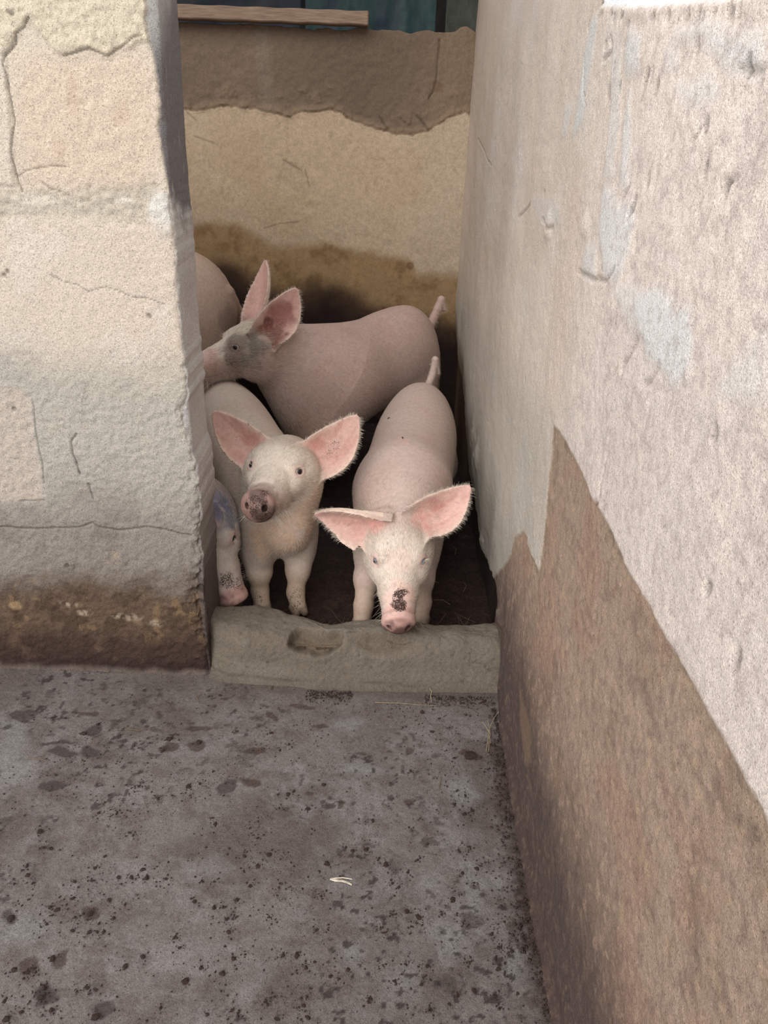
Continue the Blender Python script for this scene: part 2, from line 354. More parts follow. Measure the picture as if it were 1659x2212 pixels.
# ---------------------------------------------------------------- right wall
def build_wall_right():
    yy = axis((-0.6, 0.40, 0.05), (0.40, 1.75, 0.0036), (1.75, 3.90, 0.008))
    zz = axis((-0.08, 1.62, 0.0042), (1.62, 2.4, 0.04))
    y, z = np.meshgrid(yy, zz, indexing='ij')
    w = Coat(y, z, (220, 204, 190))
    w.over(w.patch(4, 101, -0.2, 0.5) * 0.6, (214, 194, 178)); w.over(w.patch(7, 102, 0.05, 0.5) * 0.45, (226, 214, 206))
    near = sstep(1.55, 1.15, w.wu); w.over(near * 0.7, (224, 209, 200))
    w.over(near * w.patch(16, 103, -0.1, 0.5, 5) * 0.55, (202, 187, 179)); w.over(near * w.patch(26, 104, 0.15, 0.5, 4) * 0.4, (228, 214, 206))
    w.over(near * w.patch(40, 109, 0.2, 0.5, 4) * 0.35, (176, 158, 152))
    w.over(near * sstep(1.45, .95, z + .08 * fbm(y, z, 5, 3, 131)) * .5, (198, 185, 178))  # greyer toward the bottom: dimmer skylight low down put into the colour
    w.over(sstep(2.2, 3.6, y) * 0.35, (196, 178, 160))
    w.h += 0.0012 * fbm(y, z, 70, 5, 105) + 0.0009 * fbm(y, z, 130, 3, 133) + 0.004 * fbm(y, z, 9, 3, 106)
    # grey lower coat inside the pen
    lo = sstep(0.98, 0.72, z + 0.05 * fbm(y, z, 6, 3, 107) + 0.05 * (y - 1.6)) * sstep(1.25, 1.5, y); w.over(lo * 0.7, (184, 176, 164))
    lo2 = sstep(0.6, 0.35, z + 0.05 * fbm(y, z, 8, 3, 108)) * sstep(1.3, 1.6, y); w.over(lo2 * 0.7, (160, 153, 142))
    # trowelled grey smears
    smears = (([(1.5414,1.5762),(1.5328,1.5146),(1.5744,1.4301),(1.6347,1.3915),(1.6421,1.5293),(1.606,1.5831)], 0.9), ([(1.325,1.5418),(1.2529,1.5183),(1.2382,1.4782),(1.3028,1.4697),(1.3361,1.5135)], 0.9),
              ([(1.4183,1.526),(1.3679,1.4278),(1.3542,1.3413),(1.2948,1.3379),(1.3132,1.4272),(1.3616,1.5214)], 0.55), ([(1.2701,1.4566),(1.2199,1.3969),(1.2047,1.337),(1.248,1.3469),(1.2874,1.4269)], 0.8),
              ([(1.3426,1.3283),(1.2403,1.3156),(1.1711,1.321),(1.1315,1.2944),(1.1409,1.2564),(1.1733,1.2127),(1.2581,1.2053),(1.3159,1.261)], 0.9), ([(1.3915,1.2296),(1.3266,1.2309),(1.3141,1.1886),(1.3997,1.174)], 0.7),
              ([(1.1258,1.5174),(1.0595,1.5159),(0.8512,1.4955),(0.8326,1.4643),(0.8953,1.4641),(0.9563,1.4848)], 0.75), ([(1.1539,1.5048),(1.0893,1.4997),(1.0651,1.4739),(1.109,1.4764)], 0.5),
              ([(1.0696,1.4546),(0.9429,1.4626),(0.9193,1.4444),(1.0131,1.4406)], 0.7), ([(1.084,1.2031),(0.9774,1.2238),(0.8786,1.2224),(0.8491,1.1983),(0.845,1.1679),(0.8921,1.1429),(0.9879,1.151)], 1.0),
              ([(0.741,1.2074),(0.7018,1.2441),(0.6712,1.1926),(0.7611,1.163)], 0.5), ([(1.2086,1.2067),(1.0528,1.2213),(0.9585,1.1937),(1.0187,1.1677),(1.1313,1.1675)], 0.5), ([(1.7626,1.4489),(1.6732,1.447),(1.699,1.3906),(1.7447,1.39)], 0.6),
              ([(2.0242,1.2645),(1.7377,1.2765),(1.6397,1.2411),(1.8004,1.2146),(1.9258,1.2213)], 0.4))
    for p, a in smears:
        k = w.poly(p, 0.012, 1.2); w.over(k * a * 0.9, (214, 211, 208)); w.h = w.h * (1 - 0.7 * k * a) + k * 0.003 * a
    # damp foot
    damp = [(1.7302,-0.3987),(2.0957,0.0928),(1.771,0.3745),(1.7112,0.4842),(1.621,0.5458),(1.4967,0.5595),(1.3897,0.5748),(1.4005,0.6639),(1.4355,0.784),(1.4426,0.8831),(1.3959,0.889),(1.246,0.8849),(1.107,0.8798),(1.0221,0.8824),(0.893,0.872),(0.7415,0.8753),(0.639,0.8786),(0.5422,0.8769),(0.4841,0.8778),(0.4492,0.8652)]
    damp = damp + [(0.2, 0.88), (-0.6, 0.9), (-0.6, -0.2), (1.9, -0.2)]
    sd = poly_sd(y + (w.wu - y) * 0.5, z + (w.wv - z) * 0.5, damp); k = sstep(0.006, -0.006, sd)
    kd = k; w.over(k * 0.92, (164, 140, 123)); w.h -= k * 0.003
    w.over(k * sstep(-0.05, -0.005, sd) * 0.5, (170, 148, 124))
    w.over(k * w.patch(9, 111, 0.0, 0.5, 5) * 0.5, (172, 134, 116)); w.over(k * w.patch(18, 112, 0.1, 0.5, 5) * 0.5, (132, 112, 96)); w.over(k * w.patch(45, 113, 0.25, 0.55, 4) * 0.5, (186, 160, 132))
    fo2 = k * sstep(0.45, 0.25, z); fo = k * sstep(0.56, 0.30, w.wv + 0.06 * fbm(y, z, 7, 3, 116)); w.over(fo * 0.7, (124, 104, 92))
    fo2 = k * sstep(0.40, 0.20, w.wv + 0.06 * fbm(y, z, 8, 4, 114) + 0.05 * fbm(y * 5, z, 9, 3, 115)); w.over(fo2 * 0.85, (82, 69, 67))
    w.over(fo2 * w.patch(60, 117, 0.30, 0.55, 5) * w.patch(8, 137, 0.0, 0.4) * 0.6, (138, 115, 95)); w.over(fo * w.patch(60, 118, 0.35, 0.6, 4) * w.patch(9, 138, 0.0, 0.4) * 0.5, (160, 134, 110))
    for p in ([(1.4197,0.2368),(1.2775,0.2665),(1.2316,0.2052),(1.2555,0.1546),(1.3562,0.1818)], [(1.0878,0.3465),(1.0391,0.3832),(1.0161,0.3388),(1.0508,0.3139)]):
        w.over(w.poly(p, 0.014, 1.6) * 0.6, (140, 116, 96))
    ft = sstep(0.10, 0.0, w.wv) * k; w.over(ft * 0.7, (80, 64, 60))
    w.h += k * 0.0013 * fbm(y, z, 110, 4, 119)
    w.over(k * w.patch(70, 134, .12, .4, 3) * .4, (124, 104, 92)); w.over(k * (1 - fo2) * w.patch(85, 135, .15, .4, 3) * .4, (190, 162, 140)); w.over(near * (1 - k) * w.patch(80, 136, .15, .4, 3) * .35, (164, 148, 142))
    # plaster lifted off above the pen floor
    rag = np.array([(1.7312,0.2088),(1.8764,0.1965),(2.0123,0.1919),(2.2108,0.1429),(2.5413,0.1875),(2.7777,0.195),(3.1381,0.339),(3.6423,0.4457),(3.8784,0.5244),(4.012,0.5888)])
    o = np.argsort(rag[:, 0]); zb = np.interp(yy, rag[o, 0], rag[o, 1]); zb[yy < 1.86] = -1
    zb = zb + 0.012 * fbm(yy, yy * 0, 25, 4, 120)
    hole = sstep(0.006, -0.006, z - zb[:, None]); w.over(hole * 0.95, (48, 36, 32)); w.h -= hole * 0.03
    rim = sstep(0.14, 0.0, z - zb[:, None]) * (1 - hole) * sstep(1.8, 1.95, y); w.over(rim * w.patch(14, 121, -0.2, 0.3) * 0.6, (120, 102, 86)); w.h -= rim * 0.006
    far = sstep(2.6, 3.0, y) * sstep(0.16, 0.0, z - zb[:, None]) ; w.over(far * 0.6, (106, 84, 66))
    # lumps, scars, pits
    for q, r, dp in (([(2.5632,0.3617)][0], 0.05, 0.010), ([(2.6269,0.2799)][0], 0.05, 0.008), ([(2.242,0.1781)][0], 0.03, 0.008), ([(1.7746,1.2175)][0], 0.03, 0.008), ([(1.4202,1.2565)][0], 0.022, 0.006), ([(2.7146,0.3746)][0], 0.06, 0.008), ([(1.788,0.1927)][0], 0.03, 0.010)):
        w.h += w.blob(*q, r, r * 0.8, 0.8) * dp * (1 + 0.6 * fbm(y, z, 40, 3, 122))
    for q, r in zip([(1.0139,1.49),(0.9236,1.3701),(1.1152,1.3483),(1.1566,1.3161),(1.5488,1.3926),(1.3844,1.4954),(1.634,1.5719),(1.5554,1.5924),(1.4665,1.5777),(1.397,1.5639),(1.4664,1.5331),(1.402,1.4579),(0.8656,1.4663),(1.1984,1.4663),(1.1757,1.4722),(1.1429,1.4575),(0.9418,1.4132),(0.8574,1.3523),(0.7499,1.1283),(0.5928,0.961),(0.6806,0.9831),(1.8658,1.2809),(1.8909,1.1219),(1.8306,0.8581),(1.1664,1.3031),(1.1214,1.2683),(1.4101,1.4614),(1.3379,1.4651),(1.1412,1.4548)],
                    (5, 5, 7, 6, 6, 5, 5, 6, 5, 5, 5, 7, 6, 8, 6, 6, 6, 7, 6, 6, 5, 4, 5, 4, 6, 6, 6, 5, 5)):
        a_ = w.blob(*q, r * 0.0011, r * 0.0017, 0.5, 0.6); w.h -= a_ * 0.006; w.mul(1 - 0.5 * a_)
    for p, wd, dp in (([(1.0802,0.9705),(1.0822,0.9313),(1.0822,0.8878),(1.1029,0.8736)], 0.004, 0.004), ([(2.6402,1.6701),(2.6419,1.6239),(2.6666,1.5295),(2.702,1.4682)], 0.004, 0.003), ([(1.625,1.5208),(1.6003,1.468),(1.5368,1.4442)], 0.004, 0.005),
                      ([(3.4766,1.3675),(3.0807,1.3043),(2.9007,1.2961)], 0.004, 0.004), ([(1.8567,1.2282),(1.7714,1.2131),(1.7251,1.2229)], 0.006, 0.006), ([(1.4279,1.1772),(1.3119,1.1853),(1.2313,1.1993),(1.1927,1.2228)], 0.005, 0.006),
                      ([(1.0426,1.1556),(1.0667,1.1234),(1.086,1.0978)], 0.007, 0.006), ([(0.9395,1.1493),(0.96,1.1223),(0.9816,1.1095)], 0.006, 0.006), ([(1.4421,1.5406),(1.414,1.5194),(1.4663,1.5102)], 0.005, 0.005), ([(2.1983,1.1942),(2.0422,1.2419)], 0.005, 0.004),
                      ([(0.8813,1.4633),(0.8298,1.4596)], 0.006, 0.004), ([(0.9732,1.4001),(0.9575,1.4096)], 0.005, 0.005), ([(0.8619,1.3497),(0.8465,1.3639),(0.8354,1.3645)], 0.006, 0.004), ([(1.1934,1.3377),(1.2243,1.3104)], 0.004, 0.004)):
        a_ = w.line(p, wd, 0.5); w.h -= a_ * dp; w.mul(1 - 0.22 * a_)
    # trowelled lip at the head of the front part, thinner wall above it
    lip = np.array([(0.8685,1.5246),(0.934,1.5284),(1.013,1.5343),(1.1086,1.544),(1.2029,1.5526),(1.2666,1.5568),(1.4239,1.5766),(1.5884,1.5976)]); lipz = np.interp(yy, lip[:, 0], lip[:, 1])[:, None] + 0.004 * fbm(y, z, 30, 3, 125)
    frontpart = sstep(1.56, 1.545, y + 0.004 * fbm(y, z, 30, 3, 126))
    up = sstep(0.0, 0.008, z - lipz) * frontpart; w.over(up, (232, 232, 234)); w.h = w.h * (1 - 0.8 * up)
    rec = np.clip(z - lipz, 0, 0.12) * frontpart * 0.55
    w.h -= rec; w.h += frontpart * 0.006 * (1 - up)
    ld = sstep(0.012, 0.0, np.abs(z - lipz + 0.012)) * frontpart * w.patch(50, 127, 0.1, 0.4, 3); w.h -= ld * 0.006; w.mul(1 - 0.4 * ld)
    X = XR - w.h + 0.012 * fbm(y, z * 0.5, 3, 2, 130) * sstep(1.6, 2.2, y)
    # little swell where wall meets floor
    X = X - 0.012 * sstep(0.05, 0.0, z) * sstep(1.9, 1.4, y)
    P = np.stack([X, y, z], -1)
    o_ = tag(grid_mesh('wall_right', P, w.c * (0.93 + 0.20 * (near * (1 - kd))[..., None]), M_SAND, None, True), 'pinkish sandy plastered wall with damp brown foot on the right', None, None, 'structure')  # dry near part brightened: its stronger light is put into the colour
    # the body of the wall behind its face
    bm = bmesh.new()
    for (y0, y1, z1) in ((-0.6, 3.95, 1.50), (1.56, 3.95, 2.4)):
        x0 = 0.45 if z1 < 2 else 0.42
        vs = [bm.verts.new(p) for p in ((x0, y0, -0.08), (0.58, y0, -0.08), (0.58, y1, -0.08), (x0, y1, -0.08), (x0, y0, z1), (0.58, y0, z1), (0.58, y1, z1), (x0, y1, z1))]
        for f in ((0, 3, 2, 1), (4, 5, 6, 7), (0, 1, 5, 4), (1, 2, 6, 5), (2, 3, 7, 6), (3, 0, 4, 7)): bm.faces.new([vs[i] for i in f])
    me = bpy.data.meshes.new('wall_core'); bm.to_mesh(me); bm.free()
    me.materials.append(plain('rough_block', (150, 140, 130)))
    c = bpy.data.objects.new('wall_core', me); COL.objects.link(c); c.parent = o_
build_wall_right()

# ---------------------------------------------------------------- back wall
def build_wall_back():
    xx = axis((-2.2, -1.0, 0.05), (-1.0, 0.40, 0.005)); zz = axis((-0.05, 0.4, 0.02), (0.4, 1.765, 0.005))
    x, z = np.meshgrid(xx, zz, indexing='ij')
    w = Coat(x, z, (150, 130, 112))
    rag = np.array([(-1.1213,1.4274),(-0.928,1.4344),(-0.8714,1.4237),(-0.8174,1.433),(-0.7449,1.4447),(-0.6993,1.4536),(-0.6465,1.4446),(-0.5933,1.4411),(-0.532,1.4324),(-0.4522,1.4151),(-0.4148,1.4329),(-0.3449,1.4464),(-0.2812,1.4524),(-0.2195,1.44),(-0.1737,1.4087),(-0.1385,1.4026),(-0.0574,1.3889),(0.0245,1.3639),(0.0886,1.37),(0.1586,1.3819),(0.2123,1.4153),(0.2533,1.448),(0.3159,1.4631),(0.3475,1.4551)])
    zr = np.interp(xx, rag[:, 0], rag[:, 1]) + 0.010 * fbm(xx, xx * 0, 30, 4, 201)
    zr = zr[:, None]
    # upper course
    w.over(w.patch(6, 202, -0.1, 0.5) * 0.5, (134, 114, 98)); w.over(w.patch(5, 203, 0.1, 0.5) * 0.5, (164, 142, 120))
    w.over(sstep(0.05, 0.28, x) * 0.45, (176, 152, 126)); w.over(w.blob(*[(-0.1794,1.6146)][0], 0.26, 0.16, 0.7) * 0.5, (126, 110, 94))
    for q in [(-0.5606,1.6184)]:
        w.over(sstep(0.05, 0.01, np.abs(w.wu - q[0] - 0.02 * fbm(z, z * 0, 3, 2, 204))) * 0.4, (166, 152, 136))
    w.h += 0.004 * fbm(x, z, 40, 4, 205)
    lw = sstep(0.004, -0.004, z - zr)
    # lower cream plaster
    w2 = Coat(x, z, (206, 184, 150)); w2.over(w2.patch(5, 206, -0.1, 0.5) * 0.6, (216, 196, 164)); w2.over(w2.patch(4, 207, 0.0, 0.5) * 0.5, (196, 170, 132))
    w2.over(sstep(0.0, 0.3, w2.wu) * 0.5, (206, 192, 168)); w2.over(w2.patch(30, 208, 0.25, 0.6) * 0.35, (170, 146, 116))
    w2.over(sstep(1.15, 0.95, w2.wv) * 0.3, (186, 168, 140)); w2.h += 0.0025 * fbm(x, z, 16, 4, 209)
    p = w2.poly([(-0.4785,1.2472),(-0.3947,1.2059),(-0.3741,1.1343),(-0.3593,1.1051),(-0.428,1.1026),(-0.5123,1.1587)], 0.01); w2.over(p * 0.4, (190, 172, 142)); w2.h -= p * 0.002
    for pts_ in ([(-0.8826,1.3271),(-0.7966,1.3059)], [(-0.3841,1.2063),(-0.3676,1.1444)], [(-0.5832,0.9509),(-0.5061,0.9743),(-0.4188,0.9858)], [(-0.9159,1.4312),(-0.8675,1.3927)], [(-0.489,1.2468),(-0.401,1.2057)]):
        w2.mul(1 - 0.35 * w2.line(pts_, 0.005, 0.4))
    st = [(-1.1897,0.7853),(-0.9334,0.9378),(-0.8007,0.9634),(-0.6922,0.9551),(-0.6389,0.9219),(-0.5638,0.8724),(-0.4314,0.8732),(-0.299,0.8949),(-0.1663,0.8662),(0.0336,0.8483),(0.1127,0.8214),(0.1603,0.7671),(0.2383,0.7744),(0.4861,0.7621)] + [(0.5, -0.2), (-2.2, -0.2)]
    sd = poly_sd(w2.wu, w2.wv, st); k = sstep(0.03, -0.03, sd); w2.over(k * 0.85, (156, 126, 84)); w2.over(k * w2.patch(14, 211, 0.0, 0.4, 5) * 0.6, (126, 98, 62)); w2.over(k * w2.patch(20, 212, 0.15, 0.5) * 0.4, (176, 146, 100))
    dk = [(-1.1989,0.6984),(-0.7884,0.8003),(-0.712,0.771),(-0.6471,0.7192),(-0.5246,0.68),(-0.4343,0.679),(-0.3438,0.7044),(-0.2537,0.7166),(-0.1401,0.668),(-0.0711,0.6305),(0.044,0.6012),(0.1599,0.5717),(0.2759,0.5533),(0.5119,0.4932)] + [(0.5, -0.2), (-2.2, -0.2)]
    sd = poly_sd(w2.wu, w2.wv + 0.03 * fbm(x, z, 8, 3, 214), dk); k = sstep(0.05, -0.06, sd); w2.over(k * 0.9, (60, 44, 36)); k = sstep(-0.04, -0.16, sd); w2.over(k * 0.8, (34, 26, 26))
    w2.over(w2.blob(*[(0.1205,0.8002)][0], 0.02, 0.02) * 0.7, (112, 82, 54))
    lwc = lw[..., None]
    w.c = w.c * (1 - lwc) + w2.c * lwc
    w.h = w.h * (1 - lw) + (w2.h + 0.010) * lw
    lip = sstep(0.022, 0.0, np.abs(z - zr - 0.012)); w.over(lip * 0.5, (172, 146, 118)); w.h += lip * (0.010 + 0.012 * fbm(x, z, 35, 4, 215))
    lip2 = sstep(0.05, 0.02, np.abs(z - zr - 0.06)) * w.patch(18, 216, 0.1, 0.4); w.h += lip2 * 0.006; w.over(lip2 * 0.3, (164, 138, 114))
    for pts_ in ([(0.1941,1.7397),(0.1906,1.6453),(0.1881,1.5928),(0.1774,1.5393),(0.1588,1.5117)], [(0.1114,1.4465),(0.1444,1.411),(0.1668,1.384)], [(-0.0529,1.4406),(-0.0097,1.3869)]):
        k = w.line(pts_, 0.006, 0.8); w.h -= k * 0.005; w.mul(1 - 0.4 * k)
    w.over(w.blob(*[(0.1959,1.5666)][0], 0.02, 0.025) * 0.5, (136, 100, 80))
    Z = z.copy()
    crest = 0.012 * fbm(xx, xx * 0, 14, 3, 217) + 0.03 * np.exp(-((xx - 0.30) / 0.035) ** 2)
    Z[:, -1] += crest; Z[:, -2] += crest * 0.8; Z[:, -3] += crest * 0.5
    P = np.stack([x, YB - w.h, Z], -1)
    top = P[:, -1].copy(); bk = top.copy(); bk[:, 1] = YB + 0.16; bot = bk.copy(); bot[:, 2] = -0.05
    w.c = w.c * (1 - .12 * lw[..., None] * np.array([0, .1, -.6])) * np.where(lw > .5, .93, .74)[..., None]
    P = np.concatenate([P, bk[:, None], bot[:, None]], 1); Cc = np.concatenate([w.c, w.c[:, -1:], w.c[:, -1:]], 1)
    tag(grid_mesh('wall_back', P, Cc * 0.86, M_BACK), 'low back wall of the pen, cream plaster stained dark at its foot', None, None, 'structure')
build_wall_back()

def slab(name, lo, hi, m, parent=None):
    bm = bmesh.new(); bmesh.ops.create_cube(bm, size=1.0)
    for v in bm.verts: v.co = Vector([lo[i] + (v.co[i] + 0.5) * (hi[i] - lo[i]) for i in range(3)])
    bmesh.ops.bevel(bm, geom=bm.edges[:], offset=0.012, segments=2, affect='EDGES')
    me = bpy.data.meshes.new(name); bm.to_mesh(me); bm.free(); me.materials.append(m)
    o = bpy.data.objects.new(name, me); COL.objects.link(o); o.parent = parent
    return o
M_BLOCK = plain('grey_block', (150, 138, 124), 0.95, 0.1, 60)
tag(slab('wall_end', (-2.35, 1.88, -0.05), (-2.19, 4.0, 1.78), M_BLOCK), kind='structure')
tag(slab('wall_rear', (-2.6, 5.6, -0.05), (1.2, 5.75, 2.4), plain('dark_boards', (52, 48, 46), 0.9, 0.1, 12)), kind='structure')

# corrugated roof over the pen, above the frame
def build_roof():
    xs = axis((-2.7, 1.3, 0.018)); ys = axis((3.30, 5.9, 0.6))
    x, y = np.meshgrid(xs, ys, indexing='ij')
    P = np.stack([x, y, 2.44 + 0.012 * np.sin(x * 2 * math.pi / 0.076) + 0.10 * (y - 3.3) / 4.2], -1)
    o = grid_mesh('ceiling', P, None, plain('rusty_sheet', (120, 104, 92), 0.6, 0.4, 8))
    tag(o, kind='structure')
build_roof()

# ---------------------------------------------------------------- yard floor
def build_floor():
    xx = axis((-2.3, -1.15, 0.05), (-1.15, 0.36, 0.0042)); yy = axis((-0.6, 0.70, 0.05), (0.70, 1.76, 0.0036))
    x, y = np.meshgrid(xx, yy, indexing='ij')
    f = Coat(x, y, (150, 143, 140))
    f.over(f.patch(4, 301, -0.3, 0.4) * 0.5, (134, 125, 121)); f.over(sstep(-0.55, -0.95, f.wu) * 0.55, (168, 164, 164))
    f.over(f.patch(7, 302, 0.0, 0.4, 5) * 0.65, (118, 105, 101)); f.over(f.patch(11, 303, 0.15, 0.45, 5) * 0.65, (166, 163, 162)); f.over(f.patch(22, 330, 0.05, 0.4, 5) * 0.5, (122, 108, 103)); f.over(sstep(.15, .45, fbm(x * .45 + y * .3, y, 20, 4, 331)) * .4, (164, 160, 159))
    f.over(sstep(1.42, 1.68, f.wv + 0.05 * fbm(x, y, 6, 3, 304)) * 0.5, (128, 117, 110))
    f.over(f.patch(30, 305, 0.1, 0.5, 4) * 0.35, (108, 96, 92))
    f.h += 0.003 * fbm(x, y, 6, 4, 306) + 0.0013 * fbm(x, y, 60, 5, 307)
    # scuffs that bare the cement
    for p, a in (([(-0.0624,1.4062),(-0.0062,1.4242),(0.0399,1.3956),(0.0065,1.3717),(-0.0607,1.3761)], 0.8), ([(-0.0955,1.5608),(-0.0222,1.5556),(-0.027,1.5208),(-0.0992,1.5259)], 0.7), ([(0.1902,1.3577),(0.2417,1.3746),(0.2694,1.3183),(0.2335,1.2824),(0.2028,1.3016)], 0.8),
                 ([(0.2167,1.1495),(0.2317,1.15),(0.239,1.0293),(0.2453,0.9604),(0.2317,0.96),(0.2175,1.0494)], 0.8), ([(0.1149,1.0943),(0.1596,1.1127),(0.1647,1.0371),(0.1211,1.0)], 0.5), ([(-0.0403,0.937),(-0.0049,0.9336),(-0.0078,0.8974),(-0.0382,0.9009)], 0.8),
                 ([(0.2631,0.9239),(0.3176,0.9348),(0.3191,0.8902),(0.2661,0.8799)], 0.6), ([(-0.9465,1.5106),(-0.877,1.514),(-0.7884,1.3295),(-0.8504,1.2985)], 0.7), ([(-0.3782,1.1154),(-0.3127,1.1294),(-0.2771,1.0965),(-0.3322,1.0834)], 0.6), ([(-0.2309,0.8478),(-0.1877,0.8918),(-0.1743,0.8878),(-0.2033,0.8322)], 0.6),
                 ([(0.1342,0.9856),(0.1882,0.9777),(0.175,0.9211),(0.1316,0.9288)], 0.5), ([(0.3092,1.0958),(0.3255,1.1076),(0.3205,0.9535),(0.3083,0.9438)], 0.7), ([(-0.519,1.0988),(-0.4649,1.1121),(-0.4459,1.0792),(-0.5009,1.0717)], 0.5), ([(-0.7045,0.9767),(-0.6238,0.9993),(-0.5922,0.9421),(-0.6711,0.9029)], 0.5),
                 ([(-0.504,1.4487),(-0.3931,1.4701),(-0.3735,1.4309),(-0.4734,1.4185)], 0.5), ([(0.0355,0.8814),(0.1046,0.9099),(0.1028,0.8497),(0.0527,0.8318)], 0.5)):
        f.over(f.poly(p, 0.02, 1.5) * a * 0.8, (172, 172, 172))
    # damp brown patches
    for q, rx, ry, c in zip([(-0.8971,1.539),(-0.7499,1.4136),(-0.7678,1.4397),(-0.6718,1.4172),(-0.2718,1.4403),(-0.4264,1.5051),(-0.3269,1.3182),(-0.7305,1.3065),(-0.2653,1.3408),(-0.4898,1.4382),(-0.5104,1.4294),(-0.7051,1.4801),(0.2576,1.4488),(0.1035,1.4608),(-0.5342,0.9904),(-0.6803,0.9726),(-0.566,0.8973),(-0.6223,0.8694),(-0.5641,0.8295),(-0.4586,0.7968),(-0.9298,1.4944),(-0.7404,1.5467),(-0.4234,1.4493),(-0.186,1.6105),(-0.266,1.5613),(-0.1298,1.533),(0.0943,1.2834),(-0.0711,1.2765)],
                            (50, 50, 45, 35, 30, 40, 25, 35, 30, 25, 18, 25, 28, 12, 16, 20, 16, 18, 24, 20, 14, 25, 24, 36, 26, 30, 14, 10), (12, 9, 5, 12, 9, 8, 16, 14, 10, 12, 9, 18, 12, 10, 12, 12, 18, 18, 14, 16, 8, 8, 10, 9, 10, 8, 8, 10),
                            'wwwwbbwwbbbwbbbwbbwwwbbbbbbb'):
        k = f.blob(q[0], q[1], rx * 0.00088, ry * 0.0013, 0.14, 2.6); f.over(k * 0.8, (88, 80, 80) if c == 'w' else (96, 78, 70)); f.h -= k * 0.0008
    f.over(f.patch(38, 310, 0.30, 0.42, 4) * f.patch(6, 311, -0.1, 0.3) * 0.6, (84, 72, 68))
    f.over(f.patch(70, 312, 0.30, 0.42, 3) * f.patch(5, 313, -0.1, 0.3) * 0.8, (70, 60, 58))
    # dirt swept against the right wall and against the sill
    d1 = sstep(0.075, 0.02, XR - x + 0.02 * fbm(y, x, 14, 3, 314)) * sstep(1.60, 1.35, y); f.over(d1 * 0.8, (84, 66, 58)); f.h += d1 * (0.008 + 0.006 * fbm(x, y, 60, 4, 315))
    d2 = sstep(1.60, 1.66, y + 0.03 * fbm(x, y, 12, 3, 316)) * sstep(-0.45, -0.35, x); f.over(d2 * 0.45, (112, 98, 90)); f.h += d2 * 0.004
    P = np.stack([x, y, f.h], -1)
    tag(grid_mesh('floor', P, f.c * 0.56 * np.array([1.03, .99, .97]), M_FLOOR, None, False), 'grey concrete yard floor strewn with dark dung crumbs', None, None, 'structure')
    # pen floor
    xx = axis((-2.3, -0.7, 0.04), (-0.7, 0.42, 0.009)); yy = axis((1.72, 3.95, 0.010))
    x, y = np.meshgrid(xx, yy, indexing='ij')
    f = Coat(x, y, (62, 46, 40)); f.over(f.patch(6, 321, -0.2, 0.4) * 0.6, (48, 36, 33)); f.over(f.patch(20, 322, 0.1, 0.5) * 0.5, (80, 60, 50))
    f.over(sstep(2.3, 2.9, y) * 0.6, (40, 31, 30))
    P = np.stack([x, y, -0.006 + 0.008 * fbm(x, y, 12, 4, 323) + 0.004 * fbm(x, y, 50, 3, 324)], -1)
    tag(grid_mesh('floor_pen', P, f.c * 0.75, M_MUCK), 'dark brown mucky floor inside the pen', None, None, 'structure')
build_floor()

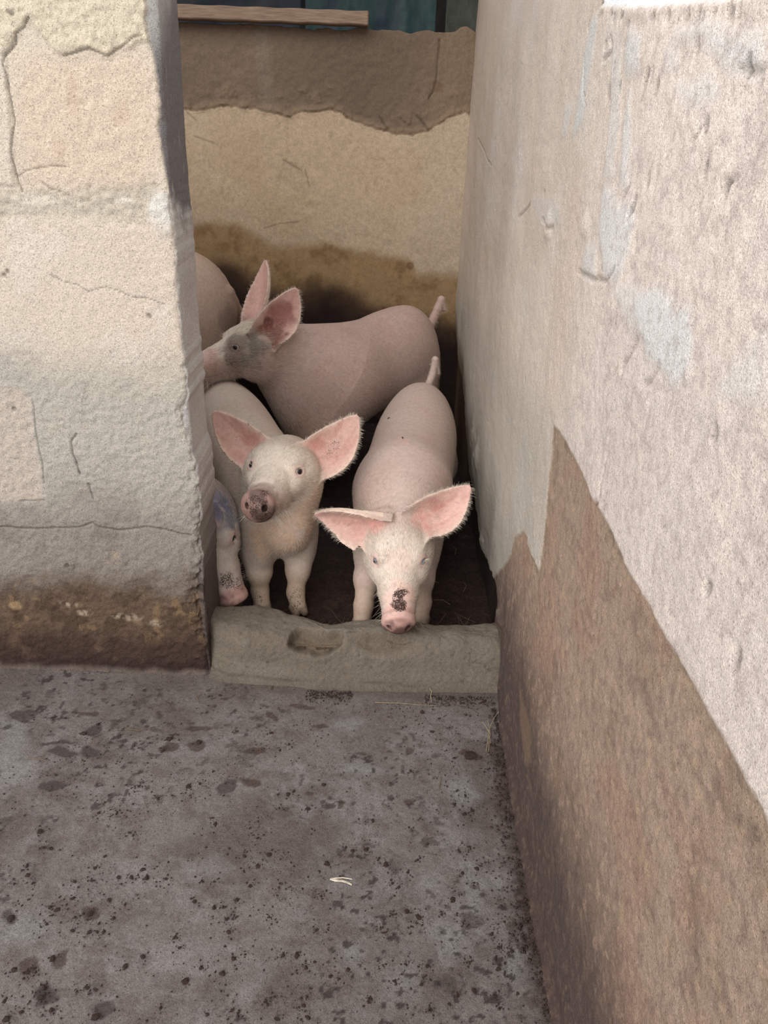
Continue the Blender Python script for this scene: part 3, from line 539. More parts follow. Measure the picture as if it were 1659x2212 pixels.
# ---------------------------------------------------------------- worn sill
def build_sill():
    xx = axis((-0.50, 0.37, 0.0032))
    prof = np.array([(1.655, -0.01), (1.672, 0.000), (1.686, 0.014), (1.696, 0.034), (1.706, 0.062), (1.716, 0.090), (1.726, 0.110), (1.742, 0.124), (1.765, 0.131), (1.80, 0.134), (1.83, 0.133), (1.852, 0.128), (1.864, 0.112), (1.872, 0.07), (1.88, -0.03)])
    L = np.r_[0, np.cumsum(np.hypot(*np.diff(prof, axis=0).T))]
    t = np.linspace(0, L[-1], 130)
    py = np.interp(t, L, prof[:, 0]); pz = np.interp(t, L, prof[:, 1])
    for _ in range(6):
        py[1:-1] = (py[:-2] + 2 * py[1:-1] + py[2:]) / 4; pz[1:-1] = (pz[:-2] + 2 * pz[1:-1] + pz[2:]) / 4
    ty = np.gradient(py); tz = np.gradient(pz); ln = np.hypot(ty, tz); ny = -tz / ln; nz = ty / ln
    x, tt = np.meshgrid(xx, t, indexing='ij')
    Y = np.tile(py, (len(xx), 1)); Z = np.tile(pz, (len(xx), 1)); NY = np.tile(ny, (len(xx), 1)); NZ = np.tile(nz, (len(xx), 1))
    # long shape: back edge wanders, left end swells
    be = np.interp(xx, *zip(*[(-0.4894,1.8468),(-0.413,1.8658),(-0.3349,1.8828),(-0.2796,1.8742),(-0.1916,1.844),(-0.154,1.8254),(-0.12,1.8137),(-0.0613,1.8287),(-0.0085,1.8389),(0.1253,1.8494),(0.1783,1.8363),(0.347,1.8512),(0.3944,1.8541)]))
    Y += (be[:, None] - 1.858) * sstep(1.74, 1.84, Y)
    fy = np.interp(xx, [-.5, -.455, -.44, -.40, -.15, .37], [1.76, 1.738, 1.716, 1.694, 1.675, 1.686])[:, None]
    Y += (fy - 1.674) * sstep(1.80, 1.70, Y)
    sw = sstep(-0.24, -0.33, x)
    c = Coat(x, tt, (164, 152, 138))
    disp = 0.004 * fbm(x, tt, 9, 4, 401) + 0.0014 * fbm(x, tt, 45, 4, 402) + 0.010 * sw * sstep(1.70, 1.76, Y)
    disp += 0.012 * fbm(x, tt * 0.4, 7, 3, 403) * sstep(0.05, 0.12, Z)
    # the scoop worn out of the front edge
    q = np.hypot((x + 0.158 - .35 * (tt - .17)) / 0.078, (tt - 0.168) / 0.052)
    up = sstep(-0.02, 0.02, (x + 0.20) * 0.5 - (tt - 0.185))
    scoop = sstep(1.06, 0.70, q + 0.55 * fbm(x, tt, 20, 4, 404)); disp -= 0.036 * scoop
    q2 = np.hypot((x - 0.03) / 0.09, (tt - 0.165) / 0.045); sc2 = sstep(1.2, 0.3, q2 + 0.15 * fbm(x, tt, 20, 3, 405)); disp -= 0.022 * sc2
    rg = np.abs(np.hypot((x - 0.085) / 0.045, (tt - 0.205) / 0.036) - 1) ; disp -= 0.003 * sstep(0.25, 0.0, rg)
    disp += 0.002 * sstep(0.35, 0.0, np.abs(q - 1.15)); disp += .006 * fbm(x, tt, 20, 4, 420) * sstep(.06, .14, tt) + .0016 * fbm(x, tt, 110, 3, 421)
    c.over(c.patch(7, 406, -0.1, 0.5) * 0.5, (150, 137, 123)); c.over(c.patch(14, 407, 0.1, 0.5) * 0.4, (174, 164, 150))
    c.over(scoop * 0.6, (146, 126, 104)); c.over(sstep(0.1, 0.9, sc2) * 0.45, (150, 130, 108))
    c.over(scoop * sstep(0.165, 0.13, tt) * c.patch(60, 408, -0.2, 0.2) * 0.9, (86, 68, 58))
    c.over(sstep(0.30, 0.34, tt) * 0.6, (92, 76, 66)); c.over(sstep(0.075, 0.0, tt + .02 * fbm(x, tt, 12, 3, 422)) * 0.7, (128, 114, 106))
    c.over(c.patch(55, 409, 0.58, 0.7, 3) * 0.5, (96, 80, 70)); c.over(sstep(0.30, 0.345, x) * c.patch(18, 410, -0.1, 0.3) * 0.5, (120, 92, 74))
    crack = sstep(0.006, 0.0, np.abs(tt - 0.045 - 0.01 * fbm(x, x * 0, 8, 3, 411))) * sstep(-0.1, 0.3, fbm(x, x * 0 + 5, 9, 3, 412)); disp -= crack * 0.003; c.mul(1 - 0.25 * crack)
    P = np.stack([x, Y + NY * disp, Z + NZ * disp], -1)
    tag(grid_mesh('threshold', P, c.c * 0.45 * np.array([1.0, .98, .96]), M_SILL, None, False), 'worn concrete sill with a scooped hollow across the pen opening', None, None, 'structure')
build_sill()

# ================================================================== pigs
class Field:
    """signed distance of a body as a chain of smooth unions and cuts"""
    def __init__(s): s.ops = []
    def add(s, fn, lo, hi, k): s.ops.append((fn, np.asarray(lo, float), np.asarray(hi, float), k, 1))
    def cut(s, fn, lo, hi, k): s.ops.append((fn, np.asarray(lo, float), np.asarray(hi, float), k, -1))
    def __call__(s, p, slack=0.03):
        d = np.full(len(p), 0.5)
        for fn, lo, hi, k, sg in s.ops:
            m = np.all((p > lo - slack - k) & (p < hi + slack + k), 1)
            if not m.any(): continue
            e = fn(p[m]); a = d[m]
            if sg < 0: a = -a
            h = np.clip(k - np.abs(a - e), 0, None) / k
            r = np.minimum(a, e) - h * h * k * 0.25
            d[m] = r if sg > 0 else -r
        return d

def V3(*a): return np.array(a, float)
def unit(v): v = np.asarray(v, float); return v / np.linalg.norm(v)

def ell(F, c, ax, r, k=0.03, cut=False):
    c = np.asarray(c, float); A = np.asarray(ax, float); r = np.asarray(r, float)
    ext = np.sqrt(((A * r[:, None]) ** 2).sum(0))
    def fn(p):
        q = (p - c) @ A.T
        k0 = np.sqrt(((q / r) ** 2).sum(1)) + 1e-9; k1 = np.sqrt(((q / r ** 2) ** 2).sum(1)) + 1e-9
        return k0 * (k0 - 1) / k1
    (F.cut if cut else F.add)(fn, c - ext, c + ext, k)

def cone(F, a, b, ra, rb, k=0.03, cut=False, sq=None):
    """round cone from a to b; sq = (direction, factor) flattens the section"""
    a = np.asarray(a, float); b = np.asarray(b, float)
    if sq is not None:
        n = unit(sq[0]); f = 1 / sq[1] - 1
    def fn(p):
        ab = b - a; q = p - a
        t = np.clip(q @ ab / (ab @ ab), 0, 1)
        v = q - t[:, None] * ab
        if sq is not None: v = v + (v @ n)[:, None] * f * n
        return np.sqrt((v * v).sum(1)) - (ra + (rb - ra) * t)
    r = max(ra, rb)
    (F.cut if cut else F.add)(fn, np.minimum(a, b) - r, np.maximum(a, b) + r, k)

def disc(F, c, n, r, t, rd, k):
    c = np.asarray(c, float); n = unit(n)
    def fn(p):
        q = p - c; h = q @ n; rr = np.sqrt(np.clip((q * q).sum(1) - h * h, 0, None))
        dx = rr - r + rd; dy = np.abs(h) - t + rd
        return np.minimum(np.maximum(dx, dy), 0) + np.hypot(np.maximum(dx, 0), np.maximum(dy, 0)) - rd
    F.add(fn, c - r, c + r, k)

EU = [0, .15, .35, .55, .75, .9, 1.0]
class Ear:
    def __init__(s, base, tip, nrm, hw, cup=0.5, bow=0.12, sag=0.0, fold=0.0):
        s.base = np.asarray(base, float); d = np.asarray(tip, float) - s.base
        s.L = np.linalg.norm(d); s.e = d / s.L
        n = np.asarray(nrm, float); s.n = unit(n - s.e * (n @ s.e)); s.v = np.cross(s.n, s.e)
        s.hw = hw; s.cup = cup; s.bow = bow; s.sag = sag; s.fold = fold
    def half(s, u): return s.hw * np.interp(u, EU, [.88, .98, 1.0, .88, .62, .34, .08])
    def n0(s, u, v):
        x = v / s.hw
        return s.hw * (s.cup * x * x * (0.35 + 0.65 * (1 - np.clip(u, 0, 1) * 0.6))) - s.bow * s.L * np.sin(np.clip(u, 0, 1) * math.pi) * 0.5 + s.fold * s.hw * np.clip(x, 0, None) ** 2 * sstep(-.1, .4, u)
    def mid(s, u): return s.sag * s.L * np.sin(np.clip(u, 0, 1) * math.pi)
    def loc(s, p):
        q = p - s.base
        return q @ s.e / s.L, q @ s.v, q @ s.n
    def sd(s, p):
        u, v, n = s.loc(p); v = v - s.mid(u)
        th = np.interp(u, [0, .3, 1], [.011, .0065, .0045])
        sl = 1 + (2 * s.cup * v / s.hw) ** 2
        return np.maximum(np.maximum(np.abs(n - s.n0(u, v)) / np.sqrt(sl) - th, (np.abs(v) - s.half(u)) * 0.85), np.maximum(-u - 0.20, u - 1) * s.L)
    def put(s, F, k=0.012):
        c = s.base + s.e * s.L / 2; r = s.L / 2 + s.hw + 0.02
        F.add(s.sd, c - r, c + r, k)
    def rim(s, n_):
        """points on the outline with outward directions, for the fringe"""
        u = rng.uniform(0.05, 1.0, n_); sd = rng.choice([-1, 1], n_)
        v = sd * s.half(u) * rng.uniform(0.8, 1.0, n_)
        P = s.base + np.outer(u * s.L, s.e) + np.outer(v + s.mid(u), s.v) + np.outer(s.n0(u, v), s.n)
        D = np.outer(rng.uniform(.3, 1.1, n_), s.e) + np.outer(sd * (1.0 - 0.5 * u), s.v) + np.outer(rng.normal(0, .35, n_), s.n)
        return P, D / np.linalg.norm(D, axis=1)[:, None]

def surface(F, lo, hi, h):
    """surface nets over the blocks that the skin passes through"""
    lo = np.asarray(lo, float); nb = np.ceil((np.asarray(hi) - lo) / (4 * h)).astype(int); n = nb * 4
    bi = np.stack(np.meshgrid(*[np.arange(k) for k in nb], indexing='ij'), -1).reshape(-1, 3)
    cd = F(lo + (bi * 4 + 1.5) * h, 0.06)
    G = np.repeat(np.repeat(np.repeat(np.where(cd < 0, -1.0, 1.0).reshape(nb).astype(np.float32), 4, 0), 4, 1), 4, 2)
    act = bi[np.abs(cd) < 9 * h]
    off = np.stack(np.meshgrid(*[np.arange(4)] * 3, indexing='ij'), -1).reshape(-1, 3)
    nodes = (act[:, None] * 4 + off[None]).reshape(-1, 3)
    G[tuple(nodes.T)] = F(lo + nodes * h)
    ins = G < 0
    cnt = np.zeros(tuple(n - 1), np.int8)
    for i in range(8):
        a, b, c = i & 1, i >> 1 & 1, i >> 2 & 1
        cnt += ins[a:n[0] - 1 + a, b:n[1] - 1 + b, c:n[2] - 1 + c]
    cells = np.argwhere((cnt > 0) & (cnt < 8))
    vid = np.full(tuple(n - 1), -1, np.int32); vid[tuple(cells.T)] = np.arange(len(cells))
    acc = np.zeros((len(cells), 3)); w = np.zeros(len(cells))
    cor = [(i & 1, i >> 1 & 1, i >> 2 & 1) for i in range(8)]
    for i in range(8):
        for ax in range(3):
            if cor[i][ax]: continue
            c0 = np.array(cor[i]); c1 = c0.copy(); c1[ax] = 1
            g0 = G[tuple((cells + c0).T)]; g1 = G[tuple((cells + c1).T)]
            m = (g0 < 0) != (g1 < 0)
            t = np.where(m, g0 / np.where(m, g0 - g1, 1), 0)
            pt = c0 + t[:, None] * (c1 - c0)
            acc += pt * m[:, None]; w += m
    V = lo + (cells + acc / w[:, None]) * h
    Q = []
    for ax in range(3):
        a1, a2 = (ax + 1) % 3, (ax + 2) % 3
        s0 = [slice(1, -1)] * 3; s1 = [slice(1, -1)] * 3
        s0[ax] = slice(0, -1); s1[ax] = slice(1, None)
        m = np.argwhere(ins[tuple(s0)] != ins[tuple(s1)])
        base = m.copy(); base[:, a1] += 1; base[:, a2] += 1
        sg = ins[tuple(base.T)]
        q = []
        for d1, d2 in ((0, 0), (1, 0), (1, 1), (0, 1)):
            c = base.copy(); c[:, a1] -= 1 - d1; c[:, a2] -= 1 - d2
            q.append(vid[tuple(c.T)])
        q = np.stack(q, 1); q[~sg] = q[~sg][:, ::-1]
        Q.append(q[(q >= 0).all(1)])
    Q = np.concatenate(Q)
    e = 0.35 * h; K = np.array([(1, -1, -1), (-1, -1, 1), (-1, 1, -1), (1, 1, 1)], float)
    for _ in range(3):
        g = sum(k * F(V + k * e)[:, None] for k in K) / (4 * e)
        gl = (g * g).sum(1)[:, None] + 1e-6
        stp = -F(V)[:, None] * g / gl
        l = np.linalg.norm(stp, axis=1)[:, None] + 1e-12
        V = V + stp * np.minimum(1, 0.6 * h / l)
    return V, Q

def pig_mat():
    m, nt, bs = mat('pig_skin')
    at = nd(nt, 'ShaderNodeAttribute', attribute_name='col'); mu = nd(nt, 'ShaderNodeAttribute', attribute_name='mud')
    g = noise(nt, 90, 4, 0.6, None, 0.3, 0.7, 0.88, 1.12)
    c = mixc(nt, 1.0, at.outputs['Color'], g, 'MULTIPLY')
    n = noise(nt, 260, 5, 0.75)
    k = nd(nt, 'ShaderNodeMapRange'); k.clamp = True
    nt.links.new(mth(nt, 'ADD', n, mth(nt, 'MULTIPLY', mu.outputs['Fac'], 0.55)), k.inputs['Value'])
    k.inputs['From Min'].default_value = 0.76; k.inputs['From Max'].default_value = 0.86
    c = mixc(nt, k.outputs['Result'], c, tuple(lin((62, 42, 36))))
    nt.links.new(c, bs.inputs['Base Color'])
    bs.inputs['Roughness'].default_value = 0.62; bs.inputs['Specular IOR Level'].default_value = 0.28
    bs.inputs['Subsurface Weight'].default_value = 0.06; bs.inputs['Subsurface Radius'].default_value = (1, 0.6, 0.45); bs.inputs['Subsurface Scale'].default_value = 0.008
    b = nd(nt, 'ShaderNodeBump', Strength=0.22, Distance=0.002)
    nt.links.new(mth(nt, 'ADD', noise(nt, 350, 3, 0.6), k.outputs['Result']), b.inputs['Height']); nt.links.new(b.outputs['Normal'], bs.inputs['Normal'])
    return m

def hair_mat():
    m, nt, bs = mat('pig_bristle')
    at = nd(nt, 'ShaderNodeAttribute', attribute_name='tint')
    nt.links.new(at.outputs['Color'], bs.inputs['Base Color'])
    bs.inputs['Roughness'].default_value = 0.55; bs.inputs['Specular IOR Level'].default_value = 0.3
    return m
M_PIG = pig_mat(); M_HAIR = hair_mat()

def add_hair(name, P, D, Ln, N, tint, thick, parent, rad=0.00024, droop=0.25):
    n = len(P); hc = bpy.data.hair_curves.new(name); hc.add_curves([4] * n)
    t = np.array([0, .35, .7, 1.0])
    g = np.array([0, 0, -1.0])
    Q = P[:, None] + D[:, None] * (Ln[:, None] * t)[..., None] + g * (droop * Ln[:, None] * t ** 2)[..., None] - N[:, None] * (0.0008)
    hc.attributes['position'].data.foreach_set('vector', Q.astype(np.float32).ravel()) if 'position' in hc.attributes else hc.points.foreach_set('position', Q.astype(np.float32).ravel())
    r = hc.attributes.get('radius') or hc.attributes.new('radius', 'FLOAT', 'POINT')
    r.data.foreach_set('value', np.tile(rad * np.array([1, .9, .6, .15], np.float32), n) * np.repeat(thick, 4))
    c = hc.attributes.new('tint', 'FLOAT_COLOR', 'CURVE')
    c.data.foreach_set('color', np.concatenate([np.clip(tint, 0, 1), np.ones((n, 1))], 1).astype(np.float32).ravel())
    hc.materials.append(M_HAIR)
    o = bpy.data.objects.new(name, hc); COL.objects.link(o); o.parent = parent
    o['kind'] = 'stuff'
    return o

M_EYE, _nt, _bs = mat('dark_eye'); _bs.inputs['Base Color'].default_value = tuple(lin((30, 24, 26))) + (1,); _bs.inputs['Roughness'].default_value = 0.08
M_IRIS, _nt, _bs = mat('grey_blue_iris'); _bs.inputs['Base Color'].default_value = tuple(lin((104, 108, 120))) + (1,); _bs.inputs['Roughness'].default_value = 0.08
M_LENS, _nt, _bs = mat('eye_white'); _bs.inputs['Base Color'].default_value = tuple(lin((205, 185, 180))) + (1,); _bs.inputs['Roughness'].default_value = 0.15

def eyeball(c, look, r, iris, parent):
    bm = bmesh.new(); bmesh.ops.create_uvsphere(bm, u_segments=20, v_segments=14, radius=r)
    rot = Vector(look).to_track_quat('Z', 'Y').to_matrix().to_4x4()
    for f in bm.faces:
        z = f.calc_center_median().z / r
        f.material_index = 0 if z > (0.90 if iris is not M_EYE else 0.6) else (1 if z > 0.58 else 2); f.smooth = True
    bmesh.ops.transform(bm, matrix=Matrix.Translation(Vector(c)) @ rot, verts=bm.verts)
    me = bpy.data.meshes.new('eye'); bm.to_mesh(me); bm.free()
    for m in (M_EYE, iris, M_LENS): me.materials.append(m)
    o = bpy.data.objects.new('eye', me); COL.objects.link(o); o.parent = parent
    return o

def make_pig(label, P0, P1, H, Hs, W, O, SN, up, ears, tail, front=None, hind=None, vox=0.0042, hairs=30000, tone=(205, 180, 166),
             marks=(), mud=(), iris=None, eyes=True, hw=1.0, disc_tilt=0.25, seed=0, lashes=True, eb=(-.035, .066, .050), jowl=1.0, bt=1.0, earmarks=()):
    """P0 hind and P1 fore ground points, H / Hs height at hip and withers, W half width, O skull centre, SN centre of the snout disc"""
    F = Field()
    P0 = V3(*P0, 0); P1 = V3(*P1, 0); L = np.linalg.norm(P1 - P0); a = (P1 - P0) / L; zu = V3(0, 0, 1); b = np.cross(zu, a)
    ax = np.array([a, b, zu])
    def B(t, l, z):
        hh = H + (Hs - H) * np.clip(t, 0, 1)
        return P0 + a * t * L + b * l * W + zu * z * hh
    kb = 0.12 * H
    ell(F, B(.50, 0, .69 + .265 * (1 - bt)), ax, (.58 * L, 1.02 * W, .265 * bt * H), kb)
    ell(F, B(.06, 0, .70), ax, (.30 * L, .92 * W, .285 * H), kb)
    ell(F, B(.28, 0, .685 + .285 * (1 - bt)), ax, (.36 * L, .99 * W, .285 * bt * H), kb)
    ell(F, B(.72, 0, .69 + .27 * (1 - bt)), ax, (.36 * L, .98 * W, .27 * bt * H), kb)
    ell(F, B(.92, 0, .70), ax, (.30 * L, .86 * W, .28 * Hs), kb)
    ell(F, B(.45, 0, .60 + .3 * (1 - bt)), ax, (.38 * L, .84 * W, .19 * bt * H), kb)
    ell(F, B(1.08, 0, .62), ax, (.16 * L, .58 * W, .17 * Hs), kb)
    for sd in (-1, 1):
        ell(F, B(.02, sd * .50, .53), ax, (.21 * L, .46 * W, .27 * H), .06 * H)
        ell(F, B(.97, sd * .56, .50), ax, (.16 * L, .40 * W, .26 * H), .05 * H)
    ks = H / 0.5
    fr = front or [None, None]; hd = hind or [None, None]
    feet = []
    for i, sd in enumerate((-1, 1)):      # right, left
        ft = V3(*fr[i], 0) if fr[i] is not None else P1 + b * sd * W * .62
        top = B(.97, sd * .56, .46); knee = top * .40 + ft * .60 + a * .012 * ks; knee[2] = .245 * H
        fet = ft + zu * .055 * ks - a * .008 * ks
        cone(F, top, knee, .052 * ks, .033 * ks, .04 * ks); cone(F, knee, fet, .031 * ks, .025 * ks, .02 * ks)
        ell(F, knee, ax, (.034 * ks, .033 * ks, .042 * ks), .015)
        cone(F, fet, ft + zu * .024 * ks + a * .018 * ks, .027 * ks, .024 * ks, .012)
        feet.append(ft + a * .018 * ks)
        ft = V3(*hd[i], 0) if hd[i] is not None else P0 + b * sd * W * .60 - a * .01
        st = B(.10, sd * .55, .44); hock = ft - a * .055 * ks + zu * .22 * H; fet = ft + zu * .058 * ks - a * .012 * ks
        cone(F, st, hock, .072 * ks, .030 * ks, .05 * ks); cone(F, hock, fet, .029 * ks, .024 * ks, .015 * ks)
        cone(F, fet, ft + zu * .024 * ks + a * .018 * ks, .027 * ks, .024 * ks, .012)
        feet.append(ft + a * .018 * ks)
    for ft in feet:                         # cloven hooves
        for sd in (-1, 1):
            c = ft + b * sd * .013 * ks
            cone(F, c + zu * .016 * ks - a * .006 * ks, c + zu * .012 * ks + a * .024 * ks, .0155 * ks, .0115 * ks, .005)
    # ---- head
    O = V3(*O); SN = V3(*SN); f = unit(SN - O); hl = np.linalg.norm(SN - O); u = V3(*up); u = unit(u - f * (u @ f)); s = np.cross(u, f)
    k = hl / 0.272; hx = np.array([f, s, u])
    def Hd(x, y, z): return O + k * (f * x + s * y * hw + u * z)
    nb = B(.86, 0, .72); nk = Hd(-.055, 0, -.012)
    cone(F, nb, nk, .118 * ks * W / .13, .084 * k, .07 * ks)
    cone(F, B(1.00, 0, .56), Hd(.0, 0, -.055), .085 * ks, .070 * k, .06 * ks)
    ell(F, O, hx, k * V3(.105, .088 * hw, .084), .03 * k)
    cone(F, Hd(.03, 0, -.002), Hd(.165, 0, -.012), .080 * k, .055 * k, .03 * k)
    cone(F, Hd(.13, 0, -.014), Hd(.256, 0, -.004), .058 * k, .046 * k, .02 * k)
    cone(F, Hd(.0, 0, -.060), Hd(.222, 0, -.040), .060 * k, .030 * k, .025 * k)
    for sd in (-1, 1):
        ell(F, Hd(.012, sd * .058, -.045), hx, k * V3(.098, .050 * jowl, .078 * jowl), .035 * k)
        ell(F, Hd(.070, sd * .062, -.004), hx, k * V3(.070, .030, .036), .02 * k)
        ell(F, Hd(.062, sd * .050, .044), hx, k * V3(.046, .026, .024), .02 * k)
        cone(F, Hd(.235, sd * .034, -.036), Hd(.10, sd * .066, -.056), .0035 * k, .003 * k, .006 * k, True)
    dn = unit(f + u * disc_tilt); dc = Hd(.268, 0, .002)
    disc(F, dc, dn, .049 * k, .013 * k, .009 * k, .010 * k)
    for sd in (-1, 1):
        du = unit(u - dn * (u @ dn))
        ell(F, dc + dn * .013 * k + s * sd * .0245 * k + du * .002 * k, np.array([dn, s, du]), k * V3(.018, .0082, .0112), .004 * k, True)
    ev = []
    for sd in (-1, 1):
        ec = Hd(.088, sd * .0655, .032); lk = unit(f * .52 + s * sd * .68 + u * .42)
        eu = unit(u - lk * (u @ lk)); es = np.cross(eu, lk)
        ell(F, ec, np.array([lk, es, eu]), k * V3(.018, .021, .017), .012 * k)
        ell(F, ec + lk * .016 * k, np.array([lk, unit(es + eu * .15 * sd), eu]), k * V3(.016, .0140, .0098), .004 * k, True)
        ev.append((ec + lk * .0070 * k, lk))
    E = []
    for sd, tip, nrm, hwid, cup, bow, sag, fold in ears:
        base = Hd(eb[0], sd * eb[1], eb[2])
        e = Ear(base, tip, nrm, hwid, cup, bow, sag, fold); E.append(e); e.put(F, .016)
        cone(F, base - e.e * .02 - e.n * .012, base + e.e * .035 - e.n * .012, .034 * k, .014, .03, False, (e.n, .55))
    # ---- tail
    tp = [B(-.20, 0, .80)] + [V3(*t) for t in tail]
    for i in range(len(tp) - 1):
        r0 = .014 * ks * (1 - .5 * i / len(tp)); r1 = .014 * ks * (1 - .5 * (i + 1) / len(tp)); cone(F, tp[i], tp[i + 1], r0, r1, .02 if i == 0 else .006)
    allp = np.array([lo for _, lo, _, _, g in F.ops if g > 0] ); allq = np.array([hi for _, _, hi, _, g in F.ops if g > 0])
    lo = allp.min(0) - .02; hi = allq.max(0) + .02; lo[2] = -0.012
    V, Q = surface(F, lo, hi, vox)
    # ---- skin colours
    x = (V - O) @ f / k; y = (V - O) @ s / (k * hw); z = (V - O) @ u / k
    n3 = fbm(V[:, 0], V[:, 1], 9, 3, 500 + seed, V[:, 2]); n4 = fbm(V[:, 0], V[:, 1], 40, 3, 520 + seed, V[:, 2])
    c = np.tile(lin(tone), (len(V), 1))
    def ov(m, rgb):
        nonlocal c
        m = np.clip(m, 0, 1)[:, None]; c = c * (1 - m) + lin(rgb) * m
    tt = ((V - P0) @ a) / L
    ov(sstep(-.1, .5, n3) * .45, np.array(tone) * (.95, .90, .88)); ov(sstep(.1, .6, n4) * .2, (206, 172, 162))
    head = sstep(-.02, .06, x) * sstep(.19, .15, np.hypot(y, z))
    ov(head * .6 * sstep(-.03, .04, z), (228, 217, 202))
    ov(sstep(.14, .24, x) * head * .35, (214, 182, 170))
    ov(sstep(.30, .18, V[:, 2] / H) * .45, (196, 168, 138))           # dusty shanks
    ov(sstep(.036, .016, V[:, 2] / ks) * .9, (96, 80, 68))             # hooves
    dd = np.linalg.norm(V - dc, axis=1)
    ov(sstep(.060 * k, .046 * k, dd) * .75, (206, 158, 148)); ov(sstep(.060 * k, .046 * k, dd) * sstep(-.1, .5, n4) * .5, (160, 116, 106))
    for sd in (-1, 1):
        el = np.linalg.norm(V - Hd(.088, sd * .0655, .032), axis=1) / k
        ov(sstep(.036, .014, el) * .6, (206, 160, 152)); ov(sstep(.016, .009, el) * .7, (120, 84, 82))
    em = np.zeros(len(V))
    for e in E:
        eu_, vv, nn = e.loc(V); vv = vv - e.mid(eu_)
        on = (eu_ > -.05) & (eu_ < 1.05) & (np.abs(vv) < e.hw * 1.1) & (np.abs(nn - e.n0(eu_, vv)) < .016)
        inner = on * sstep(-.003, .002, nn - e.n0(eu_, vv))
        ov(on * .55, (222, 190, 176)); ov(inner * .6 * sstep(.0, .2, eu_), (216, 166, 156))
        ov(inner * sstep(.0, .5, fbm(eu_ * 1.2, vv * 22, 3, 3, 560 + seed)) * .4, (186, 128, 116)); ov(on * sstep(.72, 1.0, np.abs(vv) / e.half(eu_)) * .6, (224, 204, 188)); ov(inner * sstep(.25, -.05, eu_) * .35, (150, 96, 88)); em = np.maximum(em, on)
    md = np.zeros(len(V))
    for (i, eu0, ev0, r, rgb, amt) in earmarks:
        e = E[i]; eu_, vv, nn = e.loc(V); w_ = vv - e.mid(eu_)
        m = (np.abs(nn - e.n0(eu_, w_)) < .02) * np.clip(sstep(-.006, .0, nn - e.n0(eu_, w_)), 0, 1) * (eu_ > -.15)
        d_ = np.hypot((eu_ - eu0) * e.L, w_ - ev0 * e.hw) + r * .4 * n4
        if rgb is None: md = np.maximum(md, amt * m * sstep(r, r * .3, d_))
        else: ov(m * amt * sstep(r, r * .4, d_), rgb)
    for (q, r, amt) in mud:
        if isinstance(q, str): q = dc if q == 'snout' else q
        elif len(q) == 4: q = Hd(*q[:3])
        d_ = np.linalg.norm(V - np.asarray(q, float), axis=1) + r * .45 * n4
        md = np.maximum(md, amt * sstep(r, r * .35, d_))
    for (q, r, rgb, amt) in marks:
        if isinstance(q, str): q = dc
        elif len(q) == 4: q = Hd(*q[:3])
        d_ = np.linalg.norm(V - np.asarray(q, float), axis=1) + r * .4 * n4 + r * .3 * n3
        ov(amt * sstep(r, r * .55, d_), rgb)
    o = np_mesh('pig', V, Q, c, M_PIG); fattr(o, 'mud', md)
    tag(o, label, 'pig', 'young pigs crowded in the pen')
    if eyes:
        for (ec, lk) in ev: eyeball(ec, lk, (.0118 * k), iris or M_EYE, o)
    # ---- bristles
    if hairs:
        p = V[Q]; nrm = np.cross(p[:, 2] - p[:, 0], p[:, 3] - p[:, 1]); ar = np.linalg.norm(nrm, axis=1) + 1e-12; nrm /= ar[:, None]
        fc = p.mean(1); wgt = ar * (fc[:, 2] > .12 * H) * np.where(em[Q[:, 0]] > 0, .35, 1.0)
        hx_ = (fc - O) @ f / k
        eyed = np.minimum(np.linalg.norm(fc - ev[0][0], axis=1), np.linalg.norm(fc - ev[1][0], axis=1)) / k
        wgt = wgt * np.where((hx_ > .262) | (eyed < .021), 0.0, 1.0) * np.where(hx_ > -.1, 2.6, 1.0)
        pick = rng.choice(len(fc), hairs, p=wgt / wgt.sum()); w4 = rng.dirichlet((1, 1, 1, 1), hairs)
        PT = (p[pick] * w4[..., None]).sum(1); N = nrm[pick]
        xh = (PT - O) @ f / k; rr = np.linalg.norm(PT - O, axis=1) / k
        blend = sstep(.24, .12, rr)[:, None] * 1.0
        D = (-f * 1.0) * blend + (-a + zu * -.35) * (1 - blend)
        swirl = rng.normal(0, .22, (hairs, 3)); D = D + swirl
        eidx = em[Q[pick, 0]] > 0
        for e in E:
            eu_, vv, nn = e.loc(PT); m = eidx & (np.abs(vv) < e.hw * 1.2) & (eu_ > -.1) & (eu_ < 1.1) & (np.abs(nn) < .05)
            D[m] = e.e * .8 + np.sign(vv[m])[:, None] * e.v * .7 + swirl[m]
        D -= N * (D * N).sum(1)[:, None]; D /= np.linalg.norm(D, axis=1)[:, None] + 1e-9
        D = D * .95 + N * np.where(rr < .2, .25, .19)[:, None]
        Ln = rng.uniform(.6, 1.3, hairs) * np.where(rr < .2, .014, .0135) * ks ** .5 * (.5 + .5 * sstep(.25, .42, PT[:, 2] / H))
        base = c[Q[pick, 0]]
        pale = lin((232, 222, 206))
        tint = (base * .45 + pale * .55) * rng.choice([.55, .8, 1.0, 1.15], hairs, p=[.12, .25, .4, .23])[:, None]
        sets = [(PT, D, Ln, N, tint)]
        for e in E:                          # fringe on the ear rims
            q, d_ = e.rim(800); l_ = rng.uniform(.003, .024, 800) * rng.uniform(.4, 1, 800); sets.append((q, d_, l_, d_ * 0, np.tile(pale * .95, (800, 1)) * rng.uniform(.7, 1.1, 800)[:, None]))
        nw = 110                             # whiskers
        wx = rng.uniform(.10, .245, nw); sd = rng.choice([-1, 1], nw)
        q = np.array([Hd(a_, b_ * rng.uniform(.025, .055), rng.uniform(-.065, -.03)) for a_, b_ in zip(wx, sd)])
